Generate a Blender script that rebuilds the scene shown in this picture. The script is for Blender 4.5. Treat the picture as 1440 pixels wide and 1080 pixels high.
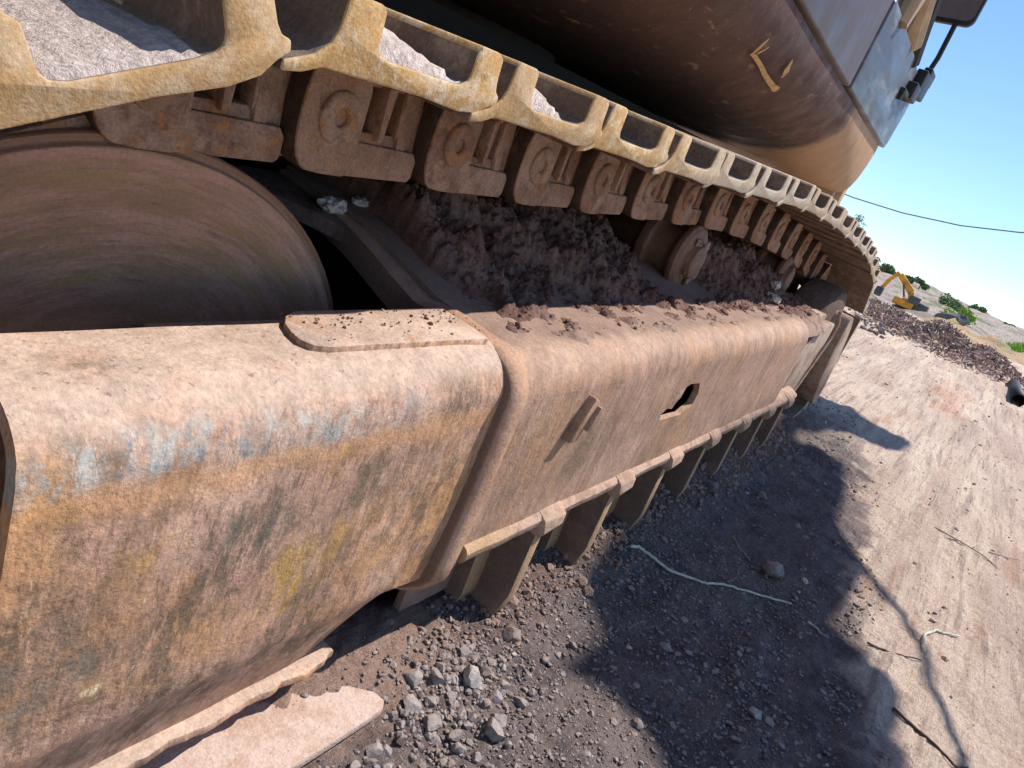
import bpy, bmesh, math, random
from mathutils import Vector, Matrix, noise
random.seed(7)
PI = math.pi
scene = bpy.context.scene
C = scene.collection
for o in list(bpy.data.objects): bpy.data.objects.remove(o)

# ------------------------------------------------------------------ camera
cam = bpy.data.cameras.new('camera'); camo = bpy.data.objects.new('camera', cam); C.objects.link(camo)
scene.camera = camo
R = ((0.538, -0.097, 0.837), (-0.760, -0.486, 0.432), (0.365, -0.869, -0.335))   # world axes in (right, down, forward)
rt = Vector((R[0][0], R[1][0], R[2][0])).normalized()
fw = Vector((R[0][2], R[1][2], R[2][2])); fw = (fw - rt * fw.dot(rt)).normalized()
up = rt.cross(fw)
mw = Matrix((rt, up, -fw)).transposed().to_4x4(); mw.translation = Vector((0, -.46, .84))
camo.matrix_world = mw
cam.sensor_width = 36; cam.lens = 27.05; cam.clip_start = .02; cam.clip_end = 3000
cam.dof.use_dof = False

# ------------------------------------------------------------------ light
SUN_AZ, SUN_EL = math.radians(28), math.radians(52)        # azimuth from +X towards -Y
SD = Vector((math.cos(SUN_EL) * math.cos(SUN_AZ), -math.cos(SUN_EL) * math.sin(SUN_AZ), math.sin(SUN_EL)))
world = bpy.data.worlds.new('World'); scene.world = world; world.use_nodes = True
nt = world.node_tree; bg = nt.nodes['Background']
sky = nt.nodes.new('ShaderNodeTexSky'); sky.sky_type = 'NISHITA'; sky.sun_disc = False
sky.sun_elevation = SUN_EL; sky.sun_rotation = math.radians(90) + SUN_AZ
sky.altitude = 1200; sky.air_density = 1.0; sky.dust_density = .05; sky.ozone_density = 3.5
tc = nt.nodes.new('ShaderNodeTexCoord'); mp = nt.nodes.new('ShaderNodeMapping'); mp.vector_type = 'POINT'
mp.inputs['Rotation'].default_value = (0, math.radians(-4.0), 0)     # the machine stands nose-up on a slope: the true horizon lies lower
nt.links.new(tc.outputs['Generated'], mp.inputs['Vector']); nt.links.new(mp.outputs['Vector'], sky.inputs['Vector'])
hs = nt.nodes.new('ShaderNodeHueSaturation'); hs.inputs['Saturation'].default_value = 1.06; nt.links.new(sky.outputs['Color'], hs.inputs['Color']); nt.links.new(hs.outputs['Color'], bg.inputs['Color']); bg.inputs['Strength'].default_value = .125
sl = bpy.data.lights.new('sun', 'SUN'); sl.energy = 4.4; sl.angle = math.radians(.55); sl.color = (1, .95, .88)
so = bpy.data.objects.new('sun', sl); C.objects.link(so); so.rotation_euler = SD.to_track_quat('Z', 'Y').to_euler()
so.location = (0, 0, 6)
vs = scene.view_settings; vs.view_transform = 'Standard'; vs.look = 'None'; vs.gamma = 1; vs.use_curve_mapping = False
vs.exposure = .58

# ------------------------------------------------------------------ materials
class NB:
    def __init__(s, name, rough=.8, metal=0, spec=.3):
        s.m = bpy.data.materials.new(name); s.m.use_nodes = True; s.t = s.m.node_tree
        s.b = s.t.nodes['Principled BSDF']; s.b.inputs['Roughness'].default_value = rough
        s.b.inputs['Metallic'].default_value = metal; s.b.inputs['Specular IOR Level'].default_value = spec
        s.g = s.n('ShaderNodeNewGeometry'); s.P = s.g.outputs['Position']; s.col = None
    def n(s, k, **kw):
        x = s.t.nodes.new(k)
        for a, b in kw.items(): setattr(x, a, b)
        return x
    def l(s, a, b): s.t.links.new(a, b)
    def val(s, sock, v):
        if hasattr(v, 'is_output'): s.l(v, sock)
        else: sock.default_value = v
    def math(s, op, a, b=0, clamp=False):
        x = s.n('ShaderNodeMath', operation=op, use_clamp=clamp); s.val(x.inputs[0], a); s.val(x.inputs[1], b); return x.outputs[0]
    def vec(s, scale, off=(0, 0, 0), rot=(0, 0, 0), src=None):
        x = s.n('ShaderNodeMapping'); s.l(src or s.P, x.inputs['Vector'])
        x.inputs['Scale'].default_value = scale; x.inputs['Location'].default_value = off; x.inputs['Rotation'].default_value = rot
        return x.outputs[0]
    def noise(s, scale, detail=4, rough=.55, stretch=(1, 1, 1), off=(0, 0, 0), rot=(0, 0, 0), src=None, dist=0):
        x = s.n('ShaderNodeTexNoise'); x.inputs['Scale'].default_value = scale; x.inputs['Detail'].default_value = detail
        x.inputs['Roughness'].default_value = rough; x.inputs['Distortion'].default_value = dist
        s.l(s.vec(stretch, off, rot, src), x.inputs['Vector']); return x.outputs[0]
    def vor(s, scale, off=(0, 0, 0), feature='F1', stretch=(1, 1, 1)):
        x = s.n('ShaderNodeTexVoronoi', feature=feature); x.inputs['Scale'].default_value = scale
        s.l(s.vec(stretch, off), x.inputs['Vector']); return x.outputs['Distance']
    def ramp(s, v, lo, hi):
        x = s.n('ShaderNodeMapRange'); x.interpolation_type = 'SMOOTHSTEP'; s.val(x.inputs[0], v)
        x.inputs[1].default_value = lo; x.inputs[2].default_value = hi; return x.outputs[0]
    def mul(s, *a):
        r = a[0]
        for q in a[1:]: r = s.math('MULTIPLY', r, q)
        return r
    def base(s, c): s.col = (*c, 1)
    def mix(s, mask, c):
        x = s.n('ShaderNodeMix', data_type='RGBA'); s.val(x.inputs[0], mask)
        s.val(x.inputs[6], s.col); s.val(x.inputs[7], c if hasattr(c, 'is_output') else (*c, 1)); s.col = x.outputs[2]
    def vary(s, v, lo=.8, hi=1.2):                       # multiply brightness by a noise
        r = s.n('ShaderNodeMapRange'); s.val(r.inputs[0], v); r.inputs[1].default_value = .3; r.inputs[2].default_value = .7
        r.inputs[3].default_value = lo; r.inputs[4].default_value = hi
        x = s.n('ShaderNodeMix', data_type='RGBA', blend_type='MULTIPLY'); x.inputs[0].default_value = 1
        s.val(x.inputs[6], s.col); cc = s.n('ShaderNodeCombineColor')
        for i in range(3): s.l(r.outputs[0], cc.inputs[i])
        s.l(cc.outputs[0], x.inputs[7]); s.col = x.outputs[2]
    def axis(s, i):
        x = s.n('ShaderNodeSeparateXYZ'); s.l(s.P, x.inputs[0]); return x.outputs[i]
    def nrm(s, i):
        x = s.n('ShaderNodeSeparateXYZ'); s.l(s.g.outputs['Normal'], x.inputs[0]); return x.outputs[i]
    def blob(s, c, r, soft=.5, wob=.5, wscale=30, st=(1, 1, 1)):      # a ragged stain centred on a point
        d = s.n('ShaderNodeVectorMath', operation='SUBTRACT'); s.l(s.P, d.inputs[0]); d.inputs[1].default_value = c
        k = s.n('ShaderNodeVectorMath', operation='MULTIPLY'); s.l(d.outputs[0], k.inputs[0]); k.inputs[1].default_value = tuple(1 / q for q in r)
        e = s.n('ShaderNodeVectorMath', operation='LENGTH'); s.l(k.outputs[0], e.inputs[0])
        w = s.math('MULTIPLY', s.math('SUBTRACT', s.noise(wscale, 5, .65, st), .5), wob * 4)
        return s.ramp(s.math('ADD', e.outputs['Value'], w), 1, 1 - soft)
    def bump(s, hs, strength=1):
        prev = None
        for h, dist in hs:
            x = s.n('ShaderNodeBump'); x.inputs['Strength'].default_value = strength; x.inputs['Distance'].default_value = dist
            s.l(h, x.inputs['Height'])
            if prev: s.l(prev, x.inputs['Normal'])
            prev = x.outputs[0]
        s.l(prev, s.b.inputs['Normal'])
    def rough(s, v, lo, hi):
        r = s.n('ShaderNodeMapRange'); s.val(r.inputs[0], v); r.inputs[1].default_value = .3; r.inputs[2].default_value = .7
        r.inputs[3].default_value = lo; r.inputs[4].default_value = hi; s.l(r.outputs[0], s.b.inputs['Roughness'])
    def done(s):
        s.val(s.b.inputs['Base Color'], s.col); return s.m
M = {}
def simple(name, c, rough=.8, metal=0, vs_=12, lo=.75, hi=1.2, b=.001, spec=.3):
    k = NB(name, rough, metal, spec); k.base(c); k.vary(k.noise(vs_, 6, .65), lo, hi); k.bump([(k.noise(vs_ * 8, 4, .6), b)]); M[name] = k.done(); return M[name]

# worn, dusty paint of the track frame
def frame_mat(name, front):
    k = NB(name, .82, 0, .25)
    k.base((.53, .31, .215))
    k.mix(k.ramp(k.noise(5, 5, .6), .42, .62), (.58, .365, .26))
    k.mix(k.mul(k.ramp(k.noise(3.2, 6, .7, off=(6, 2, 2)), .44, .60), .85), (.56, .285, .12))
    k.mix(k.mul(k.ramp(k.noise(4.5, 6, .75, (1, 1, .6), off=(16, 2, 7)), .48, .60), k.ramp(k.noise(26, 6, .75, (1, 1, .4), rot=(0, .5, 0)), .40, .60), .75), (.25, .145, .085))
    st = (1, 1, .22)
    k.mix(k.mul(k.ramp(k.noise(8, 6, .7, off=(3, 1, 2)), .47, .62), k.ramp(k.noise(60, 6, .75, (1, 1, .3), rot=(0, .5, 0)), .40, .56), .85), (.16, .115, .075))
    k.mix(k.mul(k.ramp(k.noise(95, 6, .75, st, rot=(0, .45, 0)), .50, .66), .7), (.22, .125, .08))
    k.mix(k.mul(k.ramp(k.noise(34, 7, .8, (1, 1, .5), off=(1, 7, 3)), .53, .66), .6), (.27, .17, .12))
    k.mix(k.mul(k.ramp(k.noise(7, 6, .7, off=(7, 3, 5)), .54, .66), k.ramp(k.noise(50, 5, .7, (1, 1, .3), rot=(0, .5, 0)), .4, .6), .7), (.50, .28, .09))
    k.mix(k.mul(k.ramp(k.noise(150, 4, .75, (1, 1, .12), rot=(0, .6, 0), off=(2, 2, 9)), .60, .70), .6), (.64, .46, .34))
    k.mix(k.mul(k.ramp(k.noise(120, 5, .75, (1, 1, .4), off=(12, 2, 1)), .58, .68), .5), (.13, .075, .05))
    if front:
        blue = k.ramp(k.noise(34, 8, .8, (1, 1, .5), off=(1, 4, 4)), .42, .60)
        z = k.axis(2); x = k.axis(0)
        zt = k.math('ADD', z, k.mul(k.math('SUBTRACT', k.noise(14, 5, .6), .5), .05))
        band = k.mul(k.ramp(zt, .465, .487), k.ramp(zt, .527, .508), k.ramp(x, .70, .60))
        k.mix(k.mul(band, blue, .7), (.43, .45, .42))
        k.mix(k.mul(band, k.ramp(k.noise(70, 7, .8, (1, 1, .35)), .48, .64), k.ramp(k.noise(12, 5, .6, off=(5, 5, 5)), .42, .55), .85), (.17, .235, .25))
        low = k.ramp(zt, .46, .485); top = k.ramp(zt, .520, .529)
        k.mix(k.mul(k.ramp(zt, .487, .470), k.ramp(zt, .44, .462), .5), (.58, .30, .13))
        for c, r, col in [((.33, -.03, .30), (.06, .1, .03), (.14, .11, .08)), ((.46, -.03, .395), (.09, .1, .045), (.14, .12, .09)), ((.27, -.03, .29), (.07, .1, .07), (.22, .17, .13)),
                          ((.53, -.03, .31), (.05, .1, .07), (.52, .31, .07)), ((.60, -.03, .40), (.05, .1, .05), (.20, .14, .09)), ((.33, -.03, .262), (.018, .1, .010), (.74, .62, .36)),
                          ((.378, -.03, .485), (.012, .1, .012), (.23, .16, .13))]:
            k.mix(k.mul(k.blob(c, r, .9, .5, 60, (1, 1, .35)), k.ramp(k.noise(80, 6, .75, (1, 1, .3), rot=(0, .5, 0)), .38, .58), .85), col)
        k.mix(k.mul(k.ramp(k.noise(60, 3, .6, (1, 1, 1), off=(9, 9, 1)), .70, .73), .6), (.62, .52, .38))
    else:
        k.mix(.55, (.33, .205, .145))
        k.mix(k.mul(k.ramp(k.noise(20, 6, .75, (1, 1, .12), off=(9, 8, 1)), .5, .64), .42), (.19, .115, .08))
        k.mix(k.mul(k.ramp(k.noise(55, 4, .6, (1, 1, .05), rot=(0, .05, 0), off=(4, 8, 1)), .5, .62), .3), (.46, .31, .22))
        k.mix(k.mul(k.blob((1.13, -.03, .35), (.05, .1, .10), .6, .3, 30, (1, 1, .3)), .7), (.17, .12, .07))
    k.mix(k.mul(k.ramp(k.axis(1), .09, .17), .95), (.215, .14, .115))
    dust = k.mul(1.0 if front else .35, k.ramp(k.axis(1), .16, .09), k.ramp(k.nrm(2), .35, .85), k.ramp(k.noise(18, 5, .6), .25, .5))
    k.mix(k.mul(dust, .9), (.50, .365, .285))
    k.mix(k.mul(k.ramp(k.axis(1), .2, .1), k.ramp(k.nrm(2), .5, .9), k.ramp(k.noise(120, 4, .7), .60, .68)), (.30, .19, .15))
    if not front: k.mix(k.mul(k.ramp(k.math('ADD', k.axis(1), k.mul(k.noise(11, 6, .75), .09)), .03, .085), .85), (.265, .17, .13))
    k.vary(k.noise(220, 3, .6), .84, 1.14); k.vary(k.noise(13, 6, .7, off=(8, 1, 1)), .78, 1.14); k.vary(k.noise(60, 5, .75, (1, 1, .5), off=(8, 1, 1)), .82, 1.15)
    k.bump([(k.noise(7, 4, .5), .008), (k.noise(45, 5, .65, (1, 1, .45)), .0018), (k.noise(110, 5, .65, off=(5, 5, 5)), .0014), (k.noise(330, 3, .6), .0006)])
    k.rough(k.noise(20, 3, .6), .7, .95)
    M[name] = k.done()
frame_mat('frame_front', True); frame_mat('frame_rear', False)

k = NB('shoe_edge', .7, 0, .35); k.base((.47, .27, .095)); k.mix(k.ramp(k.noise(30, 6, .7), .44, .60), (.58, .43, .27))
k.mix(k.mul(k.ramp(k.noise(70, 5, .7, off=(3, 3, 3)), .55, .66), .8), (.33, .17, .07)); k.mix(k.mul(k.ramp(k.axis(0), .9, 1.5), .8), (.42, .35, .27))
oi = k.n('ShaderNodeObjectInfo'); k.mix(k.mul(k.ramp(oi.outputs['Random'], .3, .9), .45), (.40, .25, .13)); k.vary(k.noise(250, 3, .7), .8, 1.2); k.bump([(k.noise(50, 5, .6), .0010), (k.noise(400, 3, .6), .0004)]); M['shoe_edge'] = k.done()
k = NB('shoe_face', .9, 0, .15); k.base((.145, .098, .072)); k.mix(k.ramp(k.noise(22, 5, .65), .45, .65), (.235, .165, .125))
k.mix(k.ramp(k.nrm(2), .6, .9), (.20, .15, .12)); k.vary(k.noise(200, 3, .7), .75, 1.25); k.bump([(k.noise(80, 6, .7), .003)]); M['shoe_face'] = k.done()
k = NB('link_steel', .85, 0, .2); k.base((.30, .175, .12)); k.mix(k.ramp(k.noise(18, 6, .7), .42, .60), (.215, .115, .08))
k.mix(k.mul(k.ramp(k.noise(7, 5, .7, off=(9, 1, 1)), .46, .6), .7), (.40, .275, .205))
k.mix(k.mul(k.ramp(k.noise(40, 4, .6, off=(2, 5, 3)), .54, .64), .8), (.38, .17, .06)); k.mix(k.mul(k.ramp(k.noise(60, 6, .75, off=(7, 5, 3)), .5, .66), .75), (.14, .085, .06)); k.mix(k.mul(k.ramp(k.noise(11, 5, .7, off=(1, 5, 9)), .5, .62), .6), (.44, .30, .22))
oi = k.n('ShaderNodeObjectInfo'); k.mix(k.mul(k.ramp(oi.outputs['Random'], .3, .9), .45), (.30, .165, .10)); k.vary(k.noise(280, 3, .75), .72, 1.25); k.bump([(k.noise(45, 5, .65), .003), (k.noise(300, 4, .7), .0014)]); M['link_steel'] = k.done()
k = NB('link_side', .8, 0, .3); k.base((.060, .038, .030)); k.mix(k.ramp(k.noise(30, 5, .65), .5, .7), (.12, .075, .055)); k.vary(k.noise(200, 3, .7), .75, 1.25); k.bump([(k.noise(50, 5, .65), .003)]); M['link_side'] = k.done()

k = NB('idler_steel', .55, .15, .4); k.base((.33, .175, .10))
d = k.n('ShaderNodeVectorMath', operation='SUBTRACT'); k.l(k.P, d.inputs[0]); d.inputs[1].default_value = (.43, .2, .335)
sx = k.n('ShaderNodeSeparateXYZ'); k.l(d.outputs[0], sx.inputs[0])
rr = k.math('SQRT', k.math('ADD', k.math('MULTIPLY', sx.outputs[0], sx.outputs[0]), k.math('MULTIPLY', sx.outputs[2], sx.outputs[2])))
an = k.math('ARCTAN2', sx.outputs[2], sx.outputs[0]); cb = k.n('ShaderNodeCombineXYZ'); k.l(k.mul(rr, 9), cb.inputs[0]); k.l(k.mul(an, .3), cb.inputs[1])
k.mix(k.ramp(k.noise(6, 6, .7, src=cb.outputs[0]), .42, .62), (.46, .24, .16))
k.mix(k.mul(k.ramp(k.noise(14, 8, .75, src=cb.outputs[0], off=(3, 1, 0)), .52, .70), .6), (.13, .078, .05))
k.mix(k.mul(k.ramp(k.noise(5, 6, .7, src=cb.outputs[0], off=(8, 4, 0)), .52, .68), .7), (.36, .22, .07))
k.mix(k.mul(k.ramp(rr, .332, .336), .8), (.23, .13, .08))
k.vary(k.noise(240, 3, .7), .85, 1.15); k.bump([(k.noise(24, 6, .7, src=cb.outputs[0]), .0012), (k.noise(150, 4, .6), .0008)]); M['idler_steel'] = k.done()

k = NB('mud', .97, 0, .1); k.base((.185, .098, .078)); k.mix(k.ramp(k.noise(9, 6, .65), .44, .62), (.27, .165, .135))
k.mix(k.mul(k.ramp(k.noise(40, 6, .7, off=(4, 1, 1)), .5, .66), .7), (.10, .062, .052)); k.mix(k.mul(k.ramp(k.math('ADD', k.axis(1), k.mul(k.noise(9, 6, .75), .16)), .155, .09), .8), (.40, .275, .215)); k.mix(k.mul(k.ramp(k.noise(5, 6, .7, (1, 1, 1), off=(7, 7, 1)), .5, .62), .5), (.30, .21, .165))
k.vary(k.noise(170, 4, .75), .7, 1.3); k.bump([(k.noise(50, 6, .7), .008), (k.noise(240, 5, .75), .003)]); M['mud'] = k.done()
k = NB('pale_dirt', .97, 0, .1); k.base((.60, .49, .44)); k.vary(k.noise(160, 4, .75), .6, 1.25); k.bump([(k.noise(180, 5, .7), .004)]); M['pale_dirt'] = k.done()

k = NB('skirt_paint', .6, 0, .25); k.base((.085, .036, .024)); k.mix(k.ramp(k.noise(6, 6, .7), .4, .65), (.12, .056, .036))
k.mix(k.ramp(k.axis(2), 1.07, .98), (.05, .026, .02))  # shade under the belly put into the colour, darker downwards
k.mix(k.mul(k.ramp(k.noise(45, 6, .75, (1, 1, 1)), .60, .70), .5), (.38, .24, .18)); k.mix(k.mul(k.ramp(k.noise(30, 6, .7, (.25, 1, 1), off=(5, 5, 1)), .6, .68), .4), (.42, .27, .16))
k.mix(k.mul(k.ramp(k.math('ADD', k.axis(0), k.mul(k.noise(9, 3, .5), .25)), 2.95, 3.12), .92), (.44, .26, .14))  # sunlit far corner painted lighter, its shadow edge included
k.vary(k.noise(220, 3, .7), .88, 1.1); k.bump([(k.noise(5, 3, .5), .012), (k.noise(120, 4, .6), .0008)]); k.rough(k.noise(14, 5, .6), .5, .8); M['skirt_paint'] = k.done()
k = NB('door_panel', .28, .1, .5); k.base((.075, .040, .032)); k.vary(k.noise(4, 5, .6), .85, 1.15); k.mix(k.mul(k.ramp(k.noise(60, 6, .7), .6, .75), .3), (.3, .22, .18))
k.bump([(k.noise(3, 2, .5), .006), (k.noise(150, 3, .6), .0003)]); k.rough(k.noise(9, 4, .6), .42, .6); M['door_panel'] = k.done()
k = NB('door_steel', .38, .2, .5); k.base((.085, .09, .105)); k.mix(k.mul(k.ramp(k.noise(7, 4, .6, (.4, 1, 2.5)), .5, .7), .6), (.30, .30, .31)); k.vary(k.noise(5, 4, .6), .8, 1.2)
k.bump([(k.noise(4, 2, .5), .006)]); k.rough(k.noise(10, 4, .6, (.3, 1, 2)), .32, .6); M['door_steel'] = k.done()
k = NB('cab_glass', .08, 0, .6); k.base((.05, .05, .055)); M['cab_glass'] = k.done()
simple('underside', (.022, .016, .014), .8); simple('black_rubber', (.02, .02, .022), .5); simple('tan_plate', (.45, .32, .2), .7)
simple('mirror_back', (.16, .13, .13), .35, 0, 6); simple('chalk', (.62, .36, .14), .8, 0, 90, .6, 1.2)
simple('roller_steel', (.20, .105, .07), .6, .15, 30, .7, 1.25, .002); simple('bushing', (.16, .10, .075), .6, .2); simple('far_paint', (.60, .29, .04), .7, 0, 1.5, .6, 1.15); simple('far_dark', (.06, .07, .075), .6, 0, 2)
simple('weathered_black', (.012, .012, .012), .6); simple('cable_black', (.16, .20, .22), .6); simple('rope', (.55, .52, .42), .8, 0, 80)
simple('dry_stick', (.40, .31, .23), .85, 0, 60, .6, 1.2); simple('dark_stick', (.09, .06, .05), .85, 0, 60); simple('bark', (.12, .09, .06), .9)

def rock_mat(name, c, c2):
    k = NB(name, .9, 0, .2); k.base(c); k.mix(k.ramp(k.noise(35, 5, .6), .42, .6), c2); k.mix(k.mul(k.ramp(k.nrm(2), .4, .9), .35), (.42, .33, .29))
    k.vary(k.noise(200, 4, .7), .75, 1.2); k.bump([(k.noise(90, 5, .65), .003), (k.noise(500, 3, .6), .0006)]); M[name] = k.done()
rock_mat('rock_grey', (.26, .225, .21), (.18, .15, .14)); rock_mat('rock_pale', (.42, .38, .35), (.30, .26, .24)); rock_mat('rock_brown', (.20, .15, .13), (.13, .10, .095))

# ground: pink haul dirt, dark gravel beside the track
k = NB('ground', .95, 0, .12)
k.base((.68, .52, .41)); k.mix(k.ramp(k.noise(1.3, 6, .6, (.35, 1.6, 1)), .42, .6), (.54, .40, .325))
k.mix(k.mul(k.ramp(k.noise(2.2, 5, .55, (.18, 2.4, 1), rot=(0, 0, .18)), .46, .6), .6), (.74, .60, .47))
k.mix(k.mul(k.ramp(k.noise(9, 6, .6, (.2, 3.2, 1), rot=(0, 0, .1)), .54, .64), .6), (.36, .26, .22))
k.mix(k.mul(k.ramp(k.noise(3.1, 5, .6, (.3, 2, 1), off=(5, 2, 0)), .56, .66), .5), (.47, .26, .17))
k.mix(k.mul(k.blob((6.7, -.50, 0), (1.5, .20, 2), .9, .8, 3.5, (.5, 1.6, 1)), .5), (.56, .27, .16))
x, y = k.axis(0), k.axis(1)
wob = k.mul(k.math('SUBTRACT', k.noise(3.5, 6, .65), .5), .55)
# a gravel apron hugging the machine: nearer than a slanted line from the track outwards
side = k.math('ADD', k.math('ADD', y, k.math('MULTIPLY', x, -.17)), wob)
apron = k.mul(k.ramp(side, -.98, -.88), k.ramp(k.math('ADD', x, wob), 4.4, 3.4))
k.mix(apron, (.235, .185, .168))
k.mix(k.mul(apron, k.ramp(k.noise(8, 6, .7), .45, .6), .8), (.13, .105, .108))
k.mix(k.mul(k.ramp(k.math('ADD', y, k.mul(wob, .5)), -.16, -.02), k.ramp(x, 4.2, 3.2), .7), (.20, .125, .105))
k.mix(k.mul(k.blob((.78, .0, 0), (.26, .12, 1), .5, .25, 14), .95), (.36, .235, .18))
vz = k.vor(170); k.mix(k.mul(k.ramp(vz, .30, .12), apron, k.ramp(k.noise(300, 2, .5), .5, .6), .7), (.36, .32, .31))
k.mix(k.mul(k.ramp(k.vor(60, (3, 3, 3)), .16, .1), k.ramp(k.noise(40, 2, .5), .52, .6), .5), (.5, .43, .37))
k.vary(k.noise(110, 5, .8), .68, 1.3); k.vary(k.noise(420, 3, .7), .8, 1.2)
k.mix(k.mul(k.ramp(k.noise(30, 6, .75, (.5, 1.3, 1), off=(3, 9, 1)), .55, .68), .45), (.27, .19, .16))
k.bump([(k.noise(6, 6, .65, (.5, 1.4, 1)), .03), (k.noise(9, 5, .6, (.12, 2.4, 1), off=(3, 3, 3)), .035), (k.noise(60, 6, .75), .010), (k.noise(260, 4, .75), .004)])
M['ground'] = k.done()
k = NB('hill', .95, 0, .1); k.base((.58, .48, .42)); k.mix(k.ramp(k.noise(.35, 8, .7), .45, .6), (.42, .34, .30)); k.mix(k.mul(k.ramp(k.noise(.22, 8, .7, off=(5, 5, 1)), .52, .62), .8), (.22, .27, .13))  # hill colours lightened in place of distance haze
k.mix(k.ramp(k.noise(1.6, 6, .75, off=(1, 5, 1)), .58, .7), (.50, .42, .37)); k.bump([(k.noise(1.2, 8, .75), .8)]); M['hill'] = k.done()
k = NB('grass', .8, 0, .2); k.base((.26, .40, .06)); k.vary(k.noise(3, 5, .7), .6, 1.3); M['grass'] = k.done()
k = NB('leaves', .8, 0, .2); k.base((.12, .19, .07)); k.vary(k.noise(2, 5, .7), .6, 1.4); M['leaves'] = k.done()
k = NB('pale_leaves', .8, 0, .2); k.base((.20, .28, .17)); k.vary(k.noise(2, 5, .7), .7, 1.3); M['pale_leaves'] = k.done()  # leaf green paled, distance haze put into the colour
k = NB('scrap', .9, 0, .15); k.base((.46, .32, .27)); k.mix(k.ramp(k.noise(3, 6, .7), .45, .6), (.52, .40, .33)); k.mix(k.ramp(k.noise(9, 6, .7, off=(4, 4, 4)), .56, .66), (.40, .27, .18)); k.vary(k.noise(30, 4, .7), .6, 1.3); M['scrap'] = k.done()


k = NB('frame_dusty', .93, 0, .15); k.base((.17, .105, .088)); k.mix(k.ramp(k.noise(14, 6, .65), .44, .62), (.24, .16, .135)); k.mix(k.mul(k.ramp(k.axis(1), .17, .10), .85), (.52, .39, .32)); k.vary(k.noise(190, 4, .75), .75, 1.2); k.bump([(k.noise(70, 6, .7), .004), (k.noise(300, 4, .7), .0012)]); M['frame_dusty'] = k.done()
k = NB('ledge', .9, 0, .15); k.base((.42, .285, .21)); k.mix(k.ramp(k.noise(30, 5, .65), .46, .62), (.32, .20, .14)); k.mix(k.mul(k.ramp(k.axis(0), 1.02, .92), .7), (.42, .27, .15)); k.vary(k.noise(200, 4, .7), .8, 1.15); k.bump([(k.noise(60, 5, .7), .003), (k.noise(300, 3, .6), .001)]); M['ledge'] = k.done()
k = NB('guard', .75, 0, .25); k.base((.135, .090, .072)); k.mix(k.ramp(k.noise(16, 5, .6), .45, .6), (.18, .115, .085)); k.mix(k.mul(k.ramp(k.nrm(1), -.6, -.9), .8), (.46, .29, .16)); k.mix(k.ramp(k.axis(2), .05, .0), (.22, .14, .11)); k.vary(k.noise(160, 4, .7), .8, 1.2); k.bump([(k.noise(50, 5, .6), .002), (k.noise(260, 3, .6), .0008)]); M['guard'] = k.done()  # ends facing -Y painted brighter, as the sun would light them
k = NB('mud_dark', .97, 0, .1); k.base((.15, .105, .085)); k.vary(k.noise(40, 5, .7), .7, 1.3); k.bump([(k.noise(30, 6, .7), .012)]); M['mud_dark'] = k.done()
k = NB('drive', .85, 0, .2); k.base((.36, .27, .21)); k.mix(k.ramp(k.noise(12, 5, .6), .45, .6), (.26, .17, .12)); k.vary(k.noise(120, 4, .7), .8, 1.2); k.bump([(k.noise(40, 5, .6), .003)]); M['drive'] = k.done()
k = NB('slab', .95, 0, .12); k.base((.52, .385, .32)); k.mix(k.ramp(k.noise(20, 5, .65), .45, .62), (.44, .30, .23)); k.mix(k.mul(k.ramp(k.noise(90, 4, .7), .6, .68), .7), (.28, .18, .14)); k.vary(k.noise(240, 4, .7), .8, 1.15); k.bump([(k.noise(50, 5, .7), .003), (k.noise(300, 3, .6), .001)]); M['slab'] = k.done()
k = NB('earth', .95, 0, .1); k.base((.50, .33, .21)); k.mix(k.ramp(k.noise(1.5, 6, .7), .45, .6), (.38, .30, .2)); k.mix(k.mul(k.ramp(k.noise(2.5, 6, .7, off=(3, 3, 3)), .52, .62), .8), (.25, .28, .1)); k.bump([(k.noise(5, 6, .7), .1)]); M['earth'] = k.done()
rock_mat('rock_dark', (.07, .085, .095), (.11, .12, .125))
k = NB('mud_pale', .97, 0, .1); k.base((.36, .235, .185)); k.vary(k.noise(60, 5, .7), .7, 1.25); k.bump([(k.noise(120, 6, .7), .004)]); M['mud_pale'] = k.done()

k = NB('collar', .88, 0, .2); k.base((.46, .28, .185)); k.mix(k.ramp(k.noise(16, 6, .7), .44, .62), (.36, .205, .135)); k.mix(k.mul(k.ramp(k.nrm(0), -.6, -.9), .85), (.15, .09, .065)); k.mix(k.mul(k.ramp(k.axis(1), .12, .22), .5), (.33, .22, .18)); k.vary(k.noise(220, 4, .75), .75, 1.2); k.bump([(k.noise(60, 5, .7), .002), (k.noise(300, 4, .7), .001)]); M['collar'] = k.done()  # faces turned to -X painted darker, their shade is in the colour
k = NB('clod_pale', .97, 0, .1); k.base((.72, .64, .58)); k.mix(k.ramp(k.noise(70, 5, .7), .5, .6), (.35, .27, .23)); k.bump([(k.noise(160, 5, .7), .004)]); M['clod_pale'] = k.done()  # pale colour in place of direct sun on the mud
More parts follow.
